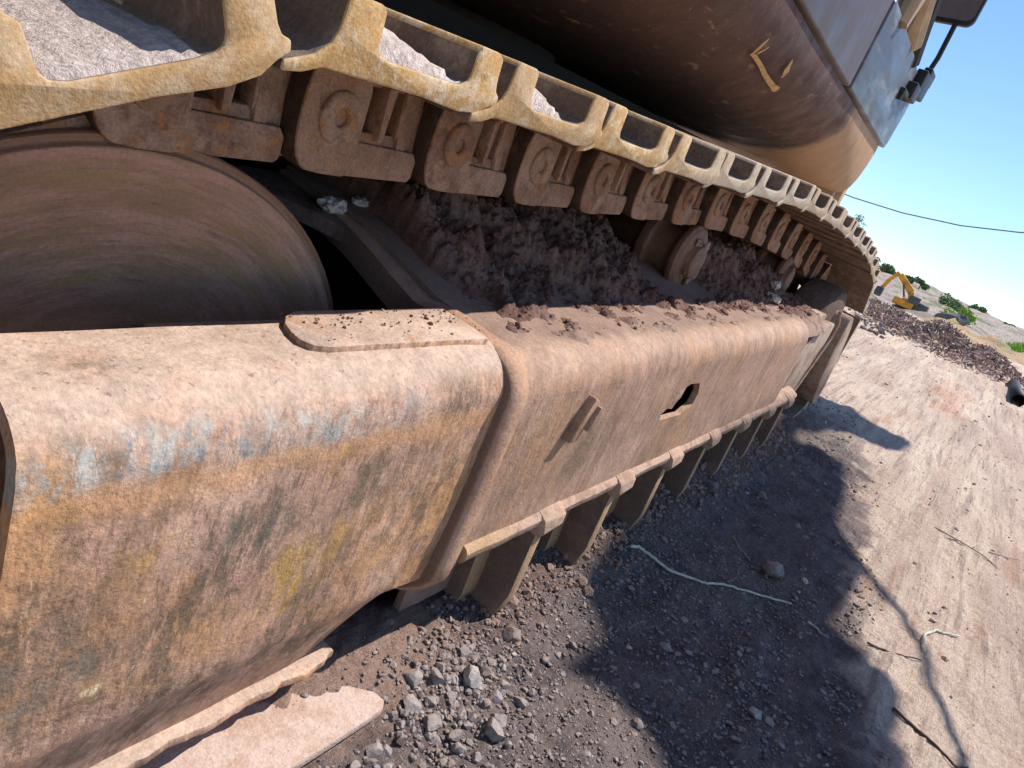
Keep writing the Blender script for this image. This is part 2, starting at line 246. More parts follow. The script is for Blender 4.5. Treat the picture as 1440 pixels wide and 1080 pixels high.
# ------------------------------------------------------------------ mesh helpers
def newobj(name, verts, faces, mat, smooth=False, parent=None, fm=None, mats=None):
    me = bpy.data.meshes.new(name); me.from_pydata([tuple(v) for v in verts], [], faces)
    for m in (mats or [mat]): me.materials.append(m)
    if fm:
        for p, i in zip(me.polygons, fm): p.material_index = i
    if smooth:
        for p in me.polygons: p.use_smooth = True
    me.update(); o = bpy.data.objects.new(name, me); C.objects.link(o)
    if parent is not None: par(o, parent)
    return o
def par(o, p):
    o.parent = p
    if p.parent is None: o.matrix_parent_inverse = Matrix.Translation(p.location).inverted()
def tag(o, label=None, cat=None, group=None, kind=None):
    if label: o['label'] = label
    if cat: o['category'] = cat
    if group: o['group'] = group
    if kind: o['kind'] = kind
    return o
class MB:
    def __init__(s): s.v = []; s.f = []; s.m = []
    def add(s, v, f, mi=0):
        b = len(s.v); s.v += [tuple(q) for q in v]; s.f += [tuple(i + b for i in q) for q in f]; s.m += [mi] * len(f)
    def box(s, a, b, mi=0):
        (x0, y0, z0), (x1, y1, z1) = a, b
        s.add([(x0, y0, z0), (x1, y0, z0), (x1, y1, z0), (x0, y1, z0), (x0, y0, z1), (x1, y0, z1), (x1, y1, z1), (x0, y1, z1)],
              [(3, 2, 1, 0), (4, 5, 6, 7), (0, 1, 5, 4), (1, 2, 6, 5), (2, 3, 7, 6), (3, 0, 4, 7)], mi)
    def prism_y(s, poly, y0, y1, mi=0, mcap=None):       # poly of (x, z), counter-clockwise seen from -Y
        n = len(poly); v = [(x, y0, z) for x, z in poly] + [(x, y1, z) for x, z in poly]
        s.add(v, [tuple(range(n))], mi if mcap is None else mcap); b = len(s.v) - 2 * n
        s.f += [tuple(b + n + i for i in reversed(range(n)))]; s.m += [mi]
        for i in range(n):
            j = (i + 1) % n; s.f.append((b + i, b + n + i, b + n + j, b + j)); s.m.append(mi)
    def prism_z(s, poly, z0, z1, mi=0):
        n = len(poly); v = [(x, y, z0) for x, y in poly] + [(x, y, z1) for x, y in poly]
        s.add(v, [tuple(reversed(range(n))), tuple(range(n, 2 * n))] + [(i, (i + 1) % n, n + (i + 1) % n, n + i) for i in range(n)], mi)
    def lathe_y(s, prof, cx, cz, n=32, mi=0):            # prof of (r, y)
        v = []; f = []
        for r, y in prof:
            for i in range(n):
                a = 2 * PI * i / n; v.append((cx + r * math.cos(a), y, cz + r * math.sin(a)))
        for j in range(len(prof) - 1):
            for i in range(n):
                k2 = (i + 1) % n; f.append((j * n + i, j * n + k2, (j + 1) * n + k2, (j + 1) * n + i))
        f.append(tuple(range(n))); f.append(tuple(reversed(range((len(prof) - 1) * n, len(prof) * n))))
        s.add(v, f, mi)
    def tube(s, pts, r, n=6, mi=0):
        pts = [Vector(p) for p in pts]; v = []; f = []
        for i, p in enumerate(pts):
            t = (pts[min(i + 1, len(pts) - 1)] - pts[max(i - 1, 0)]).normalized()
            a = t.cross(Vector((.3, .5, .8))).normalized(); b = t.cross(a)
            rr = r[i] if isinstance(r, (list, tuple)) else r
            for j in range(n): q = 2 * PI * j / n; v.append(p + (a * math.cos(q) + b * math.sin(q)) * rr)
        for i in range(len(pts) - 1):
            for j in range(n): k2 = (j + 1) % n; f.append((i * n + j, i * n + k2, (i + 1) * n + k2, (i + 1) * n + j))
        f += [tuple(reversed(range(n))), tuple(range((len(pts) - 1) * n, len(pts) * n))]; s.add(v, f, mi)
    def build(s, name, mats, parent=None, bevel=0, seg=2, smooth=False, ang=30):
        if not isinstance(mats, (list, tuple)): mats = [mats]
        o = newobj(name, s.v, s.f, None, smooth, parent, s.m, mats)
        bm = bmesh.new(); bm.from_mesh(o.data); bmesh.ops.recalc_face_normals(bm, faces=bm.faces[:])
        if bevel:
            es = [e for e in bm.edges if len(e.link_faces) == 2 and e.calc_face_angle(0) > math.radians(ang)]
            bmesh.ops.bevel(bm, geom=es, offset=bevel, segments=seg, affect='EDGES', profile=.5, clamp_overlap=True)
        bm.to_mesh(o.data); bm.free()
        if bevel:
            for p in o.data.polygons: p.use_smooth = True
            o.data.set_sharp_from_angle(angle=math.radians(35))
        return o
def empty(name, loc):
    o = bpy.data.objects.new(name, None); o.location = loc; o.empty_display_size = .2; C.objects.link(o); return o
def fbm(x, y, z=0, oct_=4, g=.55):
    a = 1; s_ = 0; q = 1
    for i in range(oct_): s_ += a * noise.noise(Vector((x * q, y * q, z + 7.3 * i))); a *= g; q *= 2.1
    return s_
def sstep(a, b, x):
    t = max(0, min(1, (x - a) / (b - a))); return t * t * (3 - 2 * t)
def interp(pts, x):
    if x <= pts[0][0]: return pts[0][1]
    for (a, b), (c, d_) in zip(pts, pts[1:]):
        if x <= c: return b + (d_ - b) * (x - a) / (c - a)
    return pts[-1][1]

# ------------------------------------------------------------------ ground
def gz(x, y):
    far = math.hypot(x, y)
    z = .02 * fbm(x * 1.1, y * 2.2, 1, 3) + .008 * fbm(x * 6, y * 9, 2, 3)
    z *= 1 + sstep(3, 9, far) * 1.0
    z += .05 * math.exp(-((x - .76) / .22) ** 2 - ((y - .05) / .11) ** 2)                       # dirt scraped up against the idler
    z += .05 * sstep(-.16, .12, y) * sstep(.9, 1.3, x) * sstep(4.3, 3.6, x) + .06 * math.exp(-((x - 2.5) / .5) ** 2 - ((y - .02) / .10) ** 2)
    z -= .0055 * max(0, far - 12) ** 1.0 * sstep(12, 20, far) * 11
    return z - .012
def grid(name, xs, ys, fz, mat, kind='structure', label=None):
    v = [(x, y, fz(x, y)) for x in xs for y in ys]; ny = len(ys)
    f = [(i * ny + j, (i + 1) * ny + j, (i + 1) * ny + j + 1, i * ny + j + 1) for i in range(len(xs) - 1) for j in range(ny - 1)]
    o = newobj(name, v, f, mat, True)
    if kind: o['kind'] = kind
    return o
def spread(a, fine0, fine1, b, step, grow=1.12):
    xs = []; x = fine0; s_ = step
    while x > a: s_ *= grow; x -= s_; xs.append(max(x, a))
    xs = xs[::-1]; x = fine0
    while x < fine1: xs.append(x); x += step
    s_ = step
    while x < b: xs.append(x); s_ *= grow; x += s_
    xs.append(b); return xs
def fine(x, y):
    d_ = 0
    if .3 < x < 4.5 and -1.3 < y < .5:
        ap = sstep(-1.1, -.75, y - .17 * x + .1)
        d_ = .0035 * fbm(x * 38, y * 38, 3, 3, .7) + ap * .004 * fbm(x * 90, y * 90, 5, 2, .7)
    elif x < 12: d_ = .008 * fbm(x * 5, y * 15, 5, 3, .6)
    if x > 1.2 and y < -.2: d_ += .008 * fbm(x * 1.2, y * 14, 9, 3, .6) * sstep(-.2, -.6, y)
    return gz(x, y) + d_
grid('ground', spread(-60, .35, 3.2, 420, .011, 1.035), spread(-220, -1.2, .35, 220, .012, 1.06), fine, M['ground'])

# ------------------------------------------------------------------ excavator
exc = empty('excavator', (1.9, 1.3, 0))
tag(exc, 'large rusty brown excavator filling the picture, its dusty crawler track and frame in close-up', 'excavator')
P = .218; TZ = .066
# pitch line of the chain
path = []
top = [(.43, .735), (.64, .741), (.87, .746), (1.09, .749), (1.31, .755), (1.6, .765), (1.95, .775), (2.3, .768), (2.6, .750), (2.95, .724), (3.3, .684), (3.5, .640)]
for i in range(len(top) - 1):
    for t in range(20): a, b = top[i], top[i + 1]; path.append((a[0] + (b[0] - a[0]) * t / 20, a[1] + (b[1] - a[1]) * t / 20))
for i in range(80): a = PI / 2 - PI * i / 80; path.append((3.5 + .37 * math.cos(a), .35 + .29 * math.sin(a)))
for i in range(200): path.append((3.5 - (3.5 - .45) * i / 200, .06))
for i in range(81): a = -PI / 2 - PI * i / 80; path.append((.43 + .31 * math.cos(a), .3975 + .3375 * math.sin(a)))
start = min(range(60), key=lambda i: abs(path[i][0] - .64))
path = path[start:] + path[:start]; n = len(path)
pins = [Vector((path[0][0], path[0][1]))]; i = 0
while i < n - 1:
    a, b = Vector(path[i]), Vector(path[i + 1])
    if (b - pins[-1]).length >= P:
        lo, hi = 0, 1
        for _ in range(20):
            mid = (lo + hi) / 2
            if ((a.lerp(b, mid)) - pins[-1]).length < P: lo = mid
            else: hi = mid
        pins.append(a.lerp(b, hi))
    i += 1
if (pins[-1] - pins[0]).length < P * .75: pins.pop()
# walk backwards too, so that the spacing stays true round the front idler and the odd gap hides under the frame
back = [pins[0]]; i = n - 1
while len(back) < 6:
    b, a = Vector(path[(i + 1) % n]), Vector(path[i])
    if (a - back[-1]).length >= P:
        lo, hi = 0, 1
        for _ in range(20):
            mid = (lo + hi) / 2
            if ((b.lerp(a, mid)) - back[-1]).length < P: lo = mid
            else: hi = mid
        back.append(b.lerp(a, hi))
    i -= 1
front = back[1:][::-1]
pins = [p for p in pins if not (p.x < .75 and p is not pins[0] and min((p - q).length for q in front) < P * .85)]
pins = [p for p in pins if min((p - q).length for q in front) > P * .6]
seq = front + pins
# shoe: one track pad, local x from pin to pin, z outwards from the tread of the link
def shoe_mesh(width=.6):
    z0 = .135 - TZ + .0
    prof = [(-.040, -.012), (-.022, -.009), (-.004, -.002), (.05, -.002), (.11, -.002), (.160, -.005), (.186, -.002), (.200, .006), (.212, .010),
            (.213, .018), (.206, .022), (.203, .030), (.201, .051), (.193, .055), (.168, .055), (.163, .049), (.163, .030), (.161, .023), (.154, .0185), (.140, .0165),
            (.060, .0165), (.049, .019), (.0445, .025), (.043, .050), (.038, .054), (.008, .054), (.004, .049), (.002, .028), (-.003, .016), (-.014, .006), (-.026, .001), (-.040, -.004)]
    mb = MB(); nseg = 1
    mb.prism_y([(x, z + z0) for x, z in prof], 0, width, 1, 0)
    o = mb.build('track_shoe', [M['shoe_edge'], M['shoe_face']], None, .0022, 2, ang=25)
    # the bevelled rims of the outer end keep the worn paint
    for p in o.data.polygons:
        c = p.center
        p.material_index = 0 if (c.y < .006 or (p.normal.z > .4 and c.z - z0 > .049)) else 1
    return o
shoe0 = shoe_mesh()
# link, local: outer face at y=0, pin at origin
def link_meshes():
    mb = MB(); ar = []
    for i in range(13): a = PI / 2 + PI * i / 12; ar.append((-.006 - .047 * abs(math.cos(a)) ** .55, .066 * math.copysign(abs(math.sin(a)) ** .8, math.sin(a))))
    mb.prism_y(list(reversed(ar + [(.030, -.066), (.040, -.03), (.040, .035), (.030, .066)])), 0, .034, 1, 0)          # raised outer end
    mb.prism_y([(.0, -.0655), (.160, -.0655), (.166, -.058), (.166, -.036), (.158, -.026), (.0, -.022)], .0006, .06)   # tread rail
    mb.prism_y([(.02, -.034), (.16, -.034), (.16, -.020), (.15, -.012), (.03, -.012)], .007, .056)             # web below the windows
    mb.prism_y([(.02, .040), (.15, .040), (.15, .066), (.01, .066)], .008, .060)                             # pad seat
    mb.prism_y([(.074, -.02), (.086, -.02), (.090, .045), (.070, .045)], .002, .046)                         # strut between the windows
    mb.prism_y([(.120, -.03), (.14, -.03), (.15, 0), (.14, .045), (.120, .045), (.126, 0)], .004, .046)
    b2 = [(P + .044 * math.cos(PI / 2 - PI * i / 12), .056 * math.sin(PI / 2 - PI * i / 12)) for i in range(13)]
    mb.prism_y([(.13, .056)] + b2 + [(.13, -.056)], .036, .085)
    mb.prism_y([(.122, -.0645), (.166, -.0645), (.170, .066), (.120, .066)], .009, .05)
    mb.prism_y([(.13, -.0655), (.262, -.0655), (.268, -.05), (.262, -.03), (.13, -.03)], .0365, .08)                                             # recessed inner end
    mb.prism_y([(.066, .045), (.066, .052), (.036, .052), (.036, .045)], -.0, .02)
    for i, (x, y, z) in enumerate(mb.v):
        if y < .0465: mb.v[i] = (x, y + (.016 if z < -.02 else .028) * sstep(.05, .17, x), z)
    a_ = mb.build('track_link', [M['link_steel'], M['link_side']], None, .003, 2, ang=28)
    mb = MB(); mb.lathe_y([(.031, .004), (.030, -.004), (.026, -.006), (.012, -.006), (.0095, -.003), (.009, .012), (.001, .013)], 0, 0, 24)
    p_ = mb.build('pin', M['link_steel'], None, .0008, 1)
    mb = MB(); mb.lathe_y([(.028, .07), (.028, .20)], 0, 0, 16); b_ = mb.build('bushing', M['bushing'])
    return a_, p_, b_
link0, pin0, bush0 = link_meshes()
def place(o, src, p, d_, y, parent, flip=False):
    z = Vector((-d_.y, d_.x)); m = Matrix(((d_.x, 0, z.x, p.x), (0, -1 if flip else 1, 0, y), (d_.y, 0, z.y, p.y), (0, 0, 0, 1)))
    o.parent = parent
    o.matrix_parent_inverse = Matrix.Translation(exc.location).inverted()
    o.matrix_basis = m
used = {'s': 0, 'l': 0}
def copyof(src, key=None):
    if key and not used.get(key): used[key] = 1; return src
    o = src.copy(); C.objects.link(o); return o
for i in range(len(seq) - 1):
    p, q = seq[i], seq[i + 1]; d_ = (q - p).normalized()
    jig = random.uniform(-.006, .006); dd = Vector((math.cos(math.atan2(d_.y, d_.x) + jig), math.sin(math.atan2(d_.y, d_.x) + jig)))
    s_ = copyof(shoe0, 's'); place(s_, shoe0, p + d_ * .003, dd, random.uniform(-.003, .003), exc)
    l_ = copyof(link0, 'l'); place(l_, link0, p, d_, .197, exc)
    for src, key in ((pin0, 'p'), (bush0, 'b')):
        c = copyof(src, key); c.parent = l_; c.matrix_parent_inverse = Matrix.Identity(4); c.matrix_basis = Matrix.Identity(4)
    l2 = link0.copy(); C.objects.link(l2); place(l2, link0, p, d_, .415, exc, True)
# far crawler: the same shoes again
for i in range(0, len(seq) - 1):
    p, q = seq[i], seq[i + 1]; d_ = (q - p).normalized(); c = shoe0.copy(); C.objects.link(c); place(c, shoe0, p, d_, 2.15, exc)

# idler
mb = MB()
mb.lathe_y([(.05, .192), (.055, .198), (.09, .203), (.20, .203), (.29, .200), (.333, .199), (.335, .204), (.338, .205), (.343, .202), (.345, .206), (.345, .235), (.318, .245), (.318, .255), (.345, .27), (.345, .33), (.318, .345), (.318, .36), (.345, .37), (.345, .40), (.30, .41), (.05, .41)], .43, .335, 128)
idl = mb.build('idler_wheel', M['idler_steel'], exc, .0015, 2)
mb = MB(); mb.lathe_y([(.045, .180), (.05, .185), (.05, .24)], .43, .335, 32); mb.build('idler_hub', M['link_steel'], exc, .002)

# carrier rollers
def roller(x, z, r):
    mb = MB(); mb.lathe_y([(.03, .175), (.045, .178), (.050, .196), (r * .86, .198), (r * .92, .203), (r, .206), (r, .218), (r * .94, .226), (r * .74, .236), (r * .74, .285), (r * 1.04, .285), (r * 1.12, .292), (r * 1.12, .315), (r * .8, .33), (r * .62, .36), (.03, .44)], x, z, 48)
    o = mb.build('carrier_roller', M['roller_steel'], exc, .0015, 2)
    bm = bmesh.new(); bmesh.ops.create_icosphere(bm, subdivisions=4, radius=1)
    for v in bm.verts:
        nn = 1 + .45 * fbm(v.co.x * 1.6 + x, v.co.y * 1.6, v.co.z * 1.6, 4, .6)
        v.co = Vector((x + .005 + v.co.x * r * .50 * nn, .192 + v.co.y * .016 * nn, z + v.co.z * r * .60 * nn))
    me = bpy.data.meshes.new('dried_mud'); bm.to_mesh(me); bm.free(); me.materials.append(M['mud_pale'])
    for p in me.polygons: p.use_smooth = True
    h = bpy.data.objects.new('dried_mud', me); C.objects.link(h); h.parent = o; return o
roller(1.93, .622, .092); roller(2.98, .59, .085)
# sprocket at the rear with the final-drive cover
mb = MB(); mb.lathe_y([(.10, .040), (.22, .045), (.262, .055), (.275, .08), (.275, .15), (.27, .19), (.24, .21), (.06, .22)], 3.48, .34, 48); mb.build('final_drive', M['mud_dark'], exc, .003)
mb = MB(); teeth = []
for i in range(44): a = 2 * PI * i / 44; r = .31 + (.025 if i % 4 < 2 else -.02); teeth.append((3.5 + r * .95 * math.cos(a), .35 + r * .70 * math.sin(a)))
mb.prism_y(teeth, .27, .32); mb.build('sprocket', M['link_steel'], exc, .003)

# track frame, front part (hollow)
def loft(name, secs, mat, parent, thick=0, bevel=0, cap=False):
    m_ = len(secs[0]); v = [p for s_ in secs for p in s_]; f = []
    for i in range(len(secs) - 1):
        for j in range(m_ - 1): f.append((i * m_ + j, i * m_ + j + 1, (i + 1) * m_ + j + 1, (i + 1) * m_ + j))
    if cap: f += [tuple(range(m_)), tuple(reversed(range((len(secs) - 1) * m_, len(secs) * m_)))]
    o = newobj(name, v, f, mat, True, parent)
    bm = bmesh.new(); bm.from_mesh(o.data); bmesh.ops.recalc_face_normals(bm, faces=bm.faces[:])
    if thick: bmesh.ops.solidify(bm, geom=bm.faces[:], thickness=thick)
    bmesh.ops.recalc_face_normals(bm, faces=bm.faces[:]); bm.to_mesh(o.data); bm.free()
    o.data.set_sharp_from_angle(angle=math.radians(38)); return o
def arc(c, r, a0, a1, n_=8): return [(c[0] + r * math.cos(a0 + (a1 - a0) * i / n_), c[1] + r * math.sin(a0 + (a1 - a0) * i / n_)) for i in range(n_ + 1)]
sec = [(.090, .53), (.075, .5305), (.05, .530)] + arc((.026, .486), .044, PI / 2, PI, 10) + [(-.018, .42), (-.017, .36), (-.017, .30), (-.016, .25), (-.0158, .222), (-.0145, .208), (-.010, .196), (-.002, .172), (.010, .136), (.022, .100), (.030, .076), (.045, .066), (.07, .06)]
sec = [(y, z) for y, z in sec]
def dent(x, y, z): return .0035 * fbm(x * 5, z * 5, 3, 3, .5)
secs = []
for i in range(60):
    x = .24 + (.832 - .24) * i / 59
    s_ = []
    for y, z in sec:
        yy = y
        if z < .2: z = z + .0 + .10 * sstep(.64, .83, x) * (.2 - z) / .13 + .01 * sstep(.64, .83, x)
        s_.append((x, yy + dent(x, y, z) * (1 if z < .5 else .2), z + (dent(x, z, y) * .5 if z > .5 else 0)))
    secs.append(s_)
ff = loft('front_frame', secs, M['frame_front'], exc, -.014)
# raised wear plate on top of the front frame
mb = MB()
pl = [(.565, .104), (.545, .094), (.531, .078), (.524, .060), (.522, .043), (.528, .030), (.545, .024), (.62, .022), (.74, .018), (.812, .014), (.818, .05), (.818, .104)]
mb.prism_z([(x, y) for x, y in pl][::-1], .529, .551); mb.build('wear_plate', M['frame_front'], ff, .002)
mb = MB(); mb.prism_z([(.405, .102), (.41, .124), (.56, .122), (.79, .120), (.79, .104)][::-1], .514, .532); mb.build('inner_rim', M['frame_front'], ff, .002)
# rough rock lip welded to the lower edge
mb = MB(); pts = []; N_ = 60
for i in range(N_ + 1):
    x = .30 + (.715 - .30) * i / N_; w = .006 * fbm(x * 22, 1, 2, 3, .6); pts.append((x, -.006 + w + .01 * sstep(.69, .715, x)))
poly = pts + [(.715, .06), (.30, .06)]
mb.prism_z(poly, .070, .083); mb.build('lower_lip', M['frame_front'], ff, .0025)

# bridge plate behind the idler slot
xl = [(.10, .79), (.118, .805), (.14, .822), (.17, .835), (.22, .842), (.28, .838), (.33, .82), (.37, .79), (.41, .75), (.45, .69), (.50, .60)]
zt = [(.0, .527), (.1, .530), (.15, .536), (.2, .548), (.25, .560), (.3, .572), (.4, .585), (.5, .592), (.7, .60)]
ys = [.10 + .40 * i / 40 for i in range(41)]; mb = MB(); v = []
for y in ys:
    for t in range(9): x = interp(xl, y) + (.855 - interp(xl, y)) * t / 8; v.append((x, y, interp(zt, y) + .002 * fbm(x * 30, y * 30, 1, 3)))
for y in ys:
    for t in range(9): x = interp(xl, y) + (.855 - interp(xl, y)) * t / 8; v.append((x, y, interp(zt, y) - .022))
f = []; n9 = 9; off = len(ys) * 9
for i in range(len(ys) - 1):
    for t in range(8):
        a = i * 9 + t; f.append((a, a + 1, a + 10, a + 9)); f.append((off + a, off + a + 9, off + a + 10, off + a + 1))
    a = i * 9; f.append((a, a + 9, off + a + 9, off + a)); a += 8; f.append((a, off + a, off + a + 9, a + 9))
f += [(t, off + t, off + t + 1, t + 1) for t in range(8)]; b = (len(ys) - 1) * 9; f += [(b + t, b + t + 1, off + b + t + 1, off + b + t) for t in range(8)]
mb.add(v, f); mb.build('bridge_plate', M['frame_dusty'] if 'frame_dusty' in M else M['mud'], exc, 0, smooth=False)

# track frame, rear part, and the collar at its front end
rs = [(.50, .592), (.4, .585), (.3, .572), (.25, .560), (.2, .548), (.15, .536), (.1, .530), (.05, .526)] + arc((.014, .480), .045, PI / 2, PI, 10) + [(-.0315, .42), (-.032, .36), (-.032, .30), (-.032, .245)]
HX0, HX1, HZ0, HZ1 = 1.455, 1.655, .352, .432
secs = []; xsr = [.855 + (2.66 - .855) * i / 90 for i in range(91)]
for x in xsr:
    e = sstep(2.60, 2.66, x)
    secs.append([(x, y + .003 * fbm(x * 3, z * 4, 8, 3) + .03 * e * (1 if y < .1 else 0), z - .01 * sstep(1.2, 2.6, x) + .0015 * fbm(x * 9, y * 9, 3)) for y, z in rs])
rf = loft('rear_frame', secs, M['frame_rear'], exc, -.014)
# cut the access hole through the side sheet
cut = MB(); cut.prism_y([(1.462, .372), (1.475, .358), (1.60, .352), (1.652, .372), (1.655, .40), (1.63, .428), (1.57, .432), (1.545, .424), (1.548, .402), (1.53, .392), (1.52, .378), (1.49, .384)], -.12, .03)
co = cut.build('hole_cutter', M['underside']); md = rf.modifiers.new('hole', 'BOOLEAN'); md.object = co; md.operation = 'DIFFERENCE'; md.solver = 'EXACT'
bpy.context.view_layer.update()
me = bpy.data.meshes.new_from_object(rf.evaluated_get(bpy.context.evaluated_depsgraph_get())); rf.modifiers.clear(); rf.data = me; bpy.data.objects.remove(co)
rf.data.set_sharp_from_angle(angle=math.radians(38))
# collar: a thick weld-rounded strip that follows the section
secs = []
cs = rs + [(-.032, .22), (-.030, .20), (-.018, .185), (.005, .165), (.03, .15)]
def off_n(i, d_):
    a = Vector(cs[max(i - 1, 0)]); b = Vector(cs[min(i + 1, len(cs) - 1)]); t = (b - a).normalized(); nn = Vector((t.y, -t.x)); 
    if nn.y < 0 and i < 12: nn = -nn
    if i >= 12 and nn.x > 0: nn = -nn
    return Vector(cs[i]) + nn * d_
def cx(y, z):
    return .842 + .03 * sstep(.12, .5, y) - .006 * sstep(.35, .2, z)
for dx, d_ in ((-.026, -.036), (-.026, .008), (-.021, .015), (-.010, .019), (.006, .019), (.020, .015), (.028, .004), (.030, -.02)):
    row = []
    for i in range(len(cs)):
        q = off_n(i, d_ * (.35 if (cs[i][0] > .12 and d_ > 0) else 1)); w = 1 + .12 * fbm(cs[i][0] * 20, cs[i][1] * 20, 4, 2); row.append((cx(*cs[i]) + dx * w, q.x, q.y))
    secs.append(row)
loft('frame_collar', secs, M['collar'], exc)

# ledge along the bottom of the rear frame with hooked tabs and guard brackets
mb = MB(); secs = []
for i in range(80):
    x = .862 + (2.93 - .862) * i / 79; w = .0025 * fbm(x * 12, 3, 1, 3)
    secs.append([(x, .02, .262), (x, -.030, .252), (x, -.052 + w, .243), (x, -.057 + w, .236), (x, -.056 + w, .224 + w), (x, -.050, .216), (x, .02, .216)])
loft('bottom_ledge', secs, M['ledge'] if 'ledge' in M else M['frame_rear'], exc, 0, 0, True)
bx = [1.10, 1.395, 1.68, 1.97, 2.26, 2.55, 2.82]
for i, x in enumerate(bx):
    mb = MB(); w = random.uniform(-.004, .004)
    pr = [(-.030, .254), (-.046, .250), (-.060, .244), (-.071, .236), (-.072, .216), (-.064, .203), (-.05, .203), (-.03, .208)]
    mb.add([(x - .03 + w, y + (.006 if z > .22 else 0), z) for y, z in pr] + [(x + .040 + w, y + .004, z) for y, z in pr], [tuple(range(8)), tuple(reversed(range(8, 16)))] + [(j, j + 8, (j + 1) % 8 + 8, (j + 1) % 8) for j in range(8)])
    mb.build('hook_tab', M['ledge'], exc, .002, 2)
    mb = MB(); t = .027
    pz = [(-.048, .215), (-.052, .06), (-.042, .012), (-.020, -.03), (.09, -.03), (.09, .215)]
    mb.add([(x - .002 - .004 * (1 if z < .1 else 0), y, z) for y, z in pz] + [(x - .002 + t, y, z) for y, z in pz], [tuple(range(6)), tuple(reversed(range(6, 12)))] + [(j, j + 6, (j + 1) % 6 + 6, (j + 1) % 6) for j in range(6)])
    mb.add([(x - .05, y, z) for y, z in [(.02, .215), (.012, .03), (.03, -.03), (.09, -.03), (.09, .215)]] + [(x + .0, y, z) for y, z in [(.02, .215), (.012, .03), (.03, -.03), (.09, -.03), (.09, .215)]], [tuple(range(5)), tuple(reversed(range(5, 10)))] + [(j, j + 5, (j + 1) % 5 + 5, (j + 1) % 5) for j in range(5)])
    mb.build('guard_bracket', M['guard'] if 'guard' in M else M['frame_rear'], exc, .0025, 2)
mb = MB(); mb.box((.92, .045, .02), (2.9, .06, .23)); mb.build('guard_plate', M['frame_rear'], exc, .002)
mb = MB(); mb.add([(.895, -.032, .222), (.895, -.012, .16), (1.02, -.03, .222), (1.0, -.015, .175), (.895, .0, .222), (.895, .01, .16), (1.02, 0, .222), (1.0, .005, .175)], [(0, 1, 3, 2), (4, 6, 7, 5), (0, 4, 5, 1), (2, 3, 7, 6), (1, 5, 7, 3), (0, 2, 6, 4)])
mb.build('end_gusset', M['frame_rear'], exc, .004)
# torn latch tab beside the fold
mb = MB(); mb.prism_y([(1.030, .395), (1.056, .392), (1.082, .462), (1.060, .472)], -.060, -.028); mb.prism_y([(1.056, .392), (1.092, .400), (1.098, .412), (1.072, .412)], -.050, -.028); mb.prism_y([(1.074, .430), (1.100, .428), (1.108, .452), (1.084, .458)], -.046, -.028); mb.prism_y([(1.060, .415), (1.070, .415), (1.084, .455), (1.074, .458)], -.068, -.028); mb.build('latch_tab', M['frame_rear'], exc, .003)
mb = MB(); mb.prism_y([(1.50, .378), (1.53, .39), (1.545, .40), (1.55, .428), (1.52, .425), (1.50, .40)], -.045, -.03); mb.build('torn_flap', M['mud_pale'], exc, .004)
# body behind the mud: closes the inside
mb = MB(); mb.box((.90, .47, .05), (3.2, .62, .70)); mb.box((-.4, .66, .25), (3.1, 2.1, .93)); mb.build('car_body', M['underside'], exc)
mb = MB(); mb.lathe_y([(.01, 0), (.01, 0)], 0, 0, 3) if False else None
mb = MB(); v = [];
for i in range(48): a = 2 * PI * i / 48; v.append((1.6 + .6 * math.cos(a), 1.3 + .6 * math.sin(a)))
mb.prism_z(v, .88, 1.03); mb.build('swing_bearing', M['underside'], exc)
# end plate of the frame, behind it the final-drive guard
mb = MB(); mb.prism_y([(2.66, .20), (2.66, .47), (2.74, .49), (2.84, .44), (3.05, .50), (3.20, .50), (3.21, .42), (3.14, .30), (3.04, .17)], -.012, .03); mb.prism_y([(2.66, .12), (2.66, .50), (2.80, .52), (3.2, .52), (3.10, .12)], .03, .30)
mb.build('frame_tail', M['drive'], exc, .008)
mb = MB(); mb.tube([(3.04, -.012, .17), (3.10, -.014, .24), (3.18, -.016, .36), (3.225, -.018, .44), (3.235, -.015, .50), (3.22, .0, .55)], .007, 8); mb.build('guard_rod', M['ledge'], exc)
mb = MB(); el = []
for i in range(40):
    a = 2 * PI * i / 40; u, w = .275 * math.cos(a), .095 * math.sin(a); el.append((3.60 + u * -.60 + w * .80, .30 + u * .80 + w * .60))
mb.prism_y(el, -.025, .10); mb.build('drive_guard', M['drive'], exc, .006)

# ---- upper structure (slewed about three degrees)
def hy(x): return .166 + .058 * (x - 1.69)
prof = [(0, 1.205), (.000, 1.185), (.008, 1.15), (.028, 1.11), (.060, 1.072), (.10, 1.04), (.16, 1.008), (.23, .985), (.32, .968), (.45, .955), (.65, .95), (1.0, .948), (2.4, .948)]
secs = []
for i in range(70):
    x = -1.6 + (3.72 + 1.6) * i / 69
    q_ = 1 - .86 * sstep(2.7, 3.72, x)
    secs.append([(x, hy(x) + (dy * q_ if dy < .5 else dy) + .002 * fbm(x * 2, z * 5, 4, 2), z + .003 * fbm(x * 2, dy * 3, 9, 2)) for dy, z in prof])
for j in range(1, 13):                                   # rounded far end
    a = j / 12 * PI / 2; x = 3.72 + .21 * math.sin(a); lift = (1 - math.cos(a))
    secs.append([(x - .02 * (1.205 - z) / .25 * lift, hy(x) + (dy * .14 if dy < .5 else dy) + .02 * lift, z + (1.205 - z) * .10 * lift) for dy, z in prof])
sk = loft('house_skirt', secs, M['skirt_paint'], exc, 0)
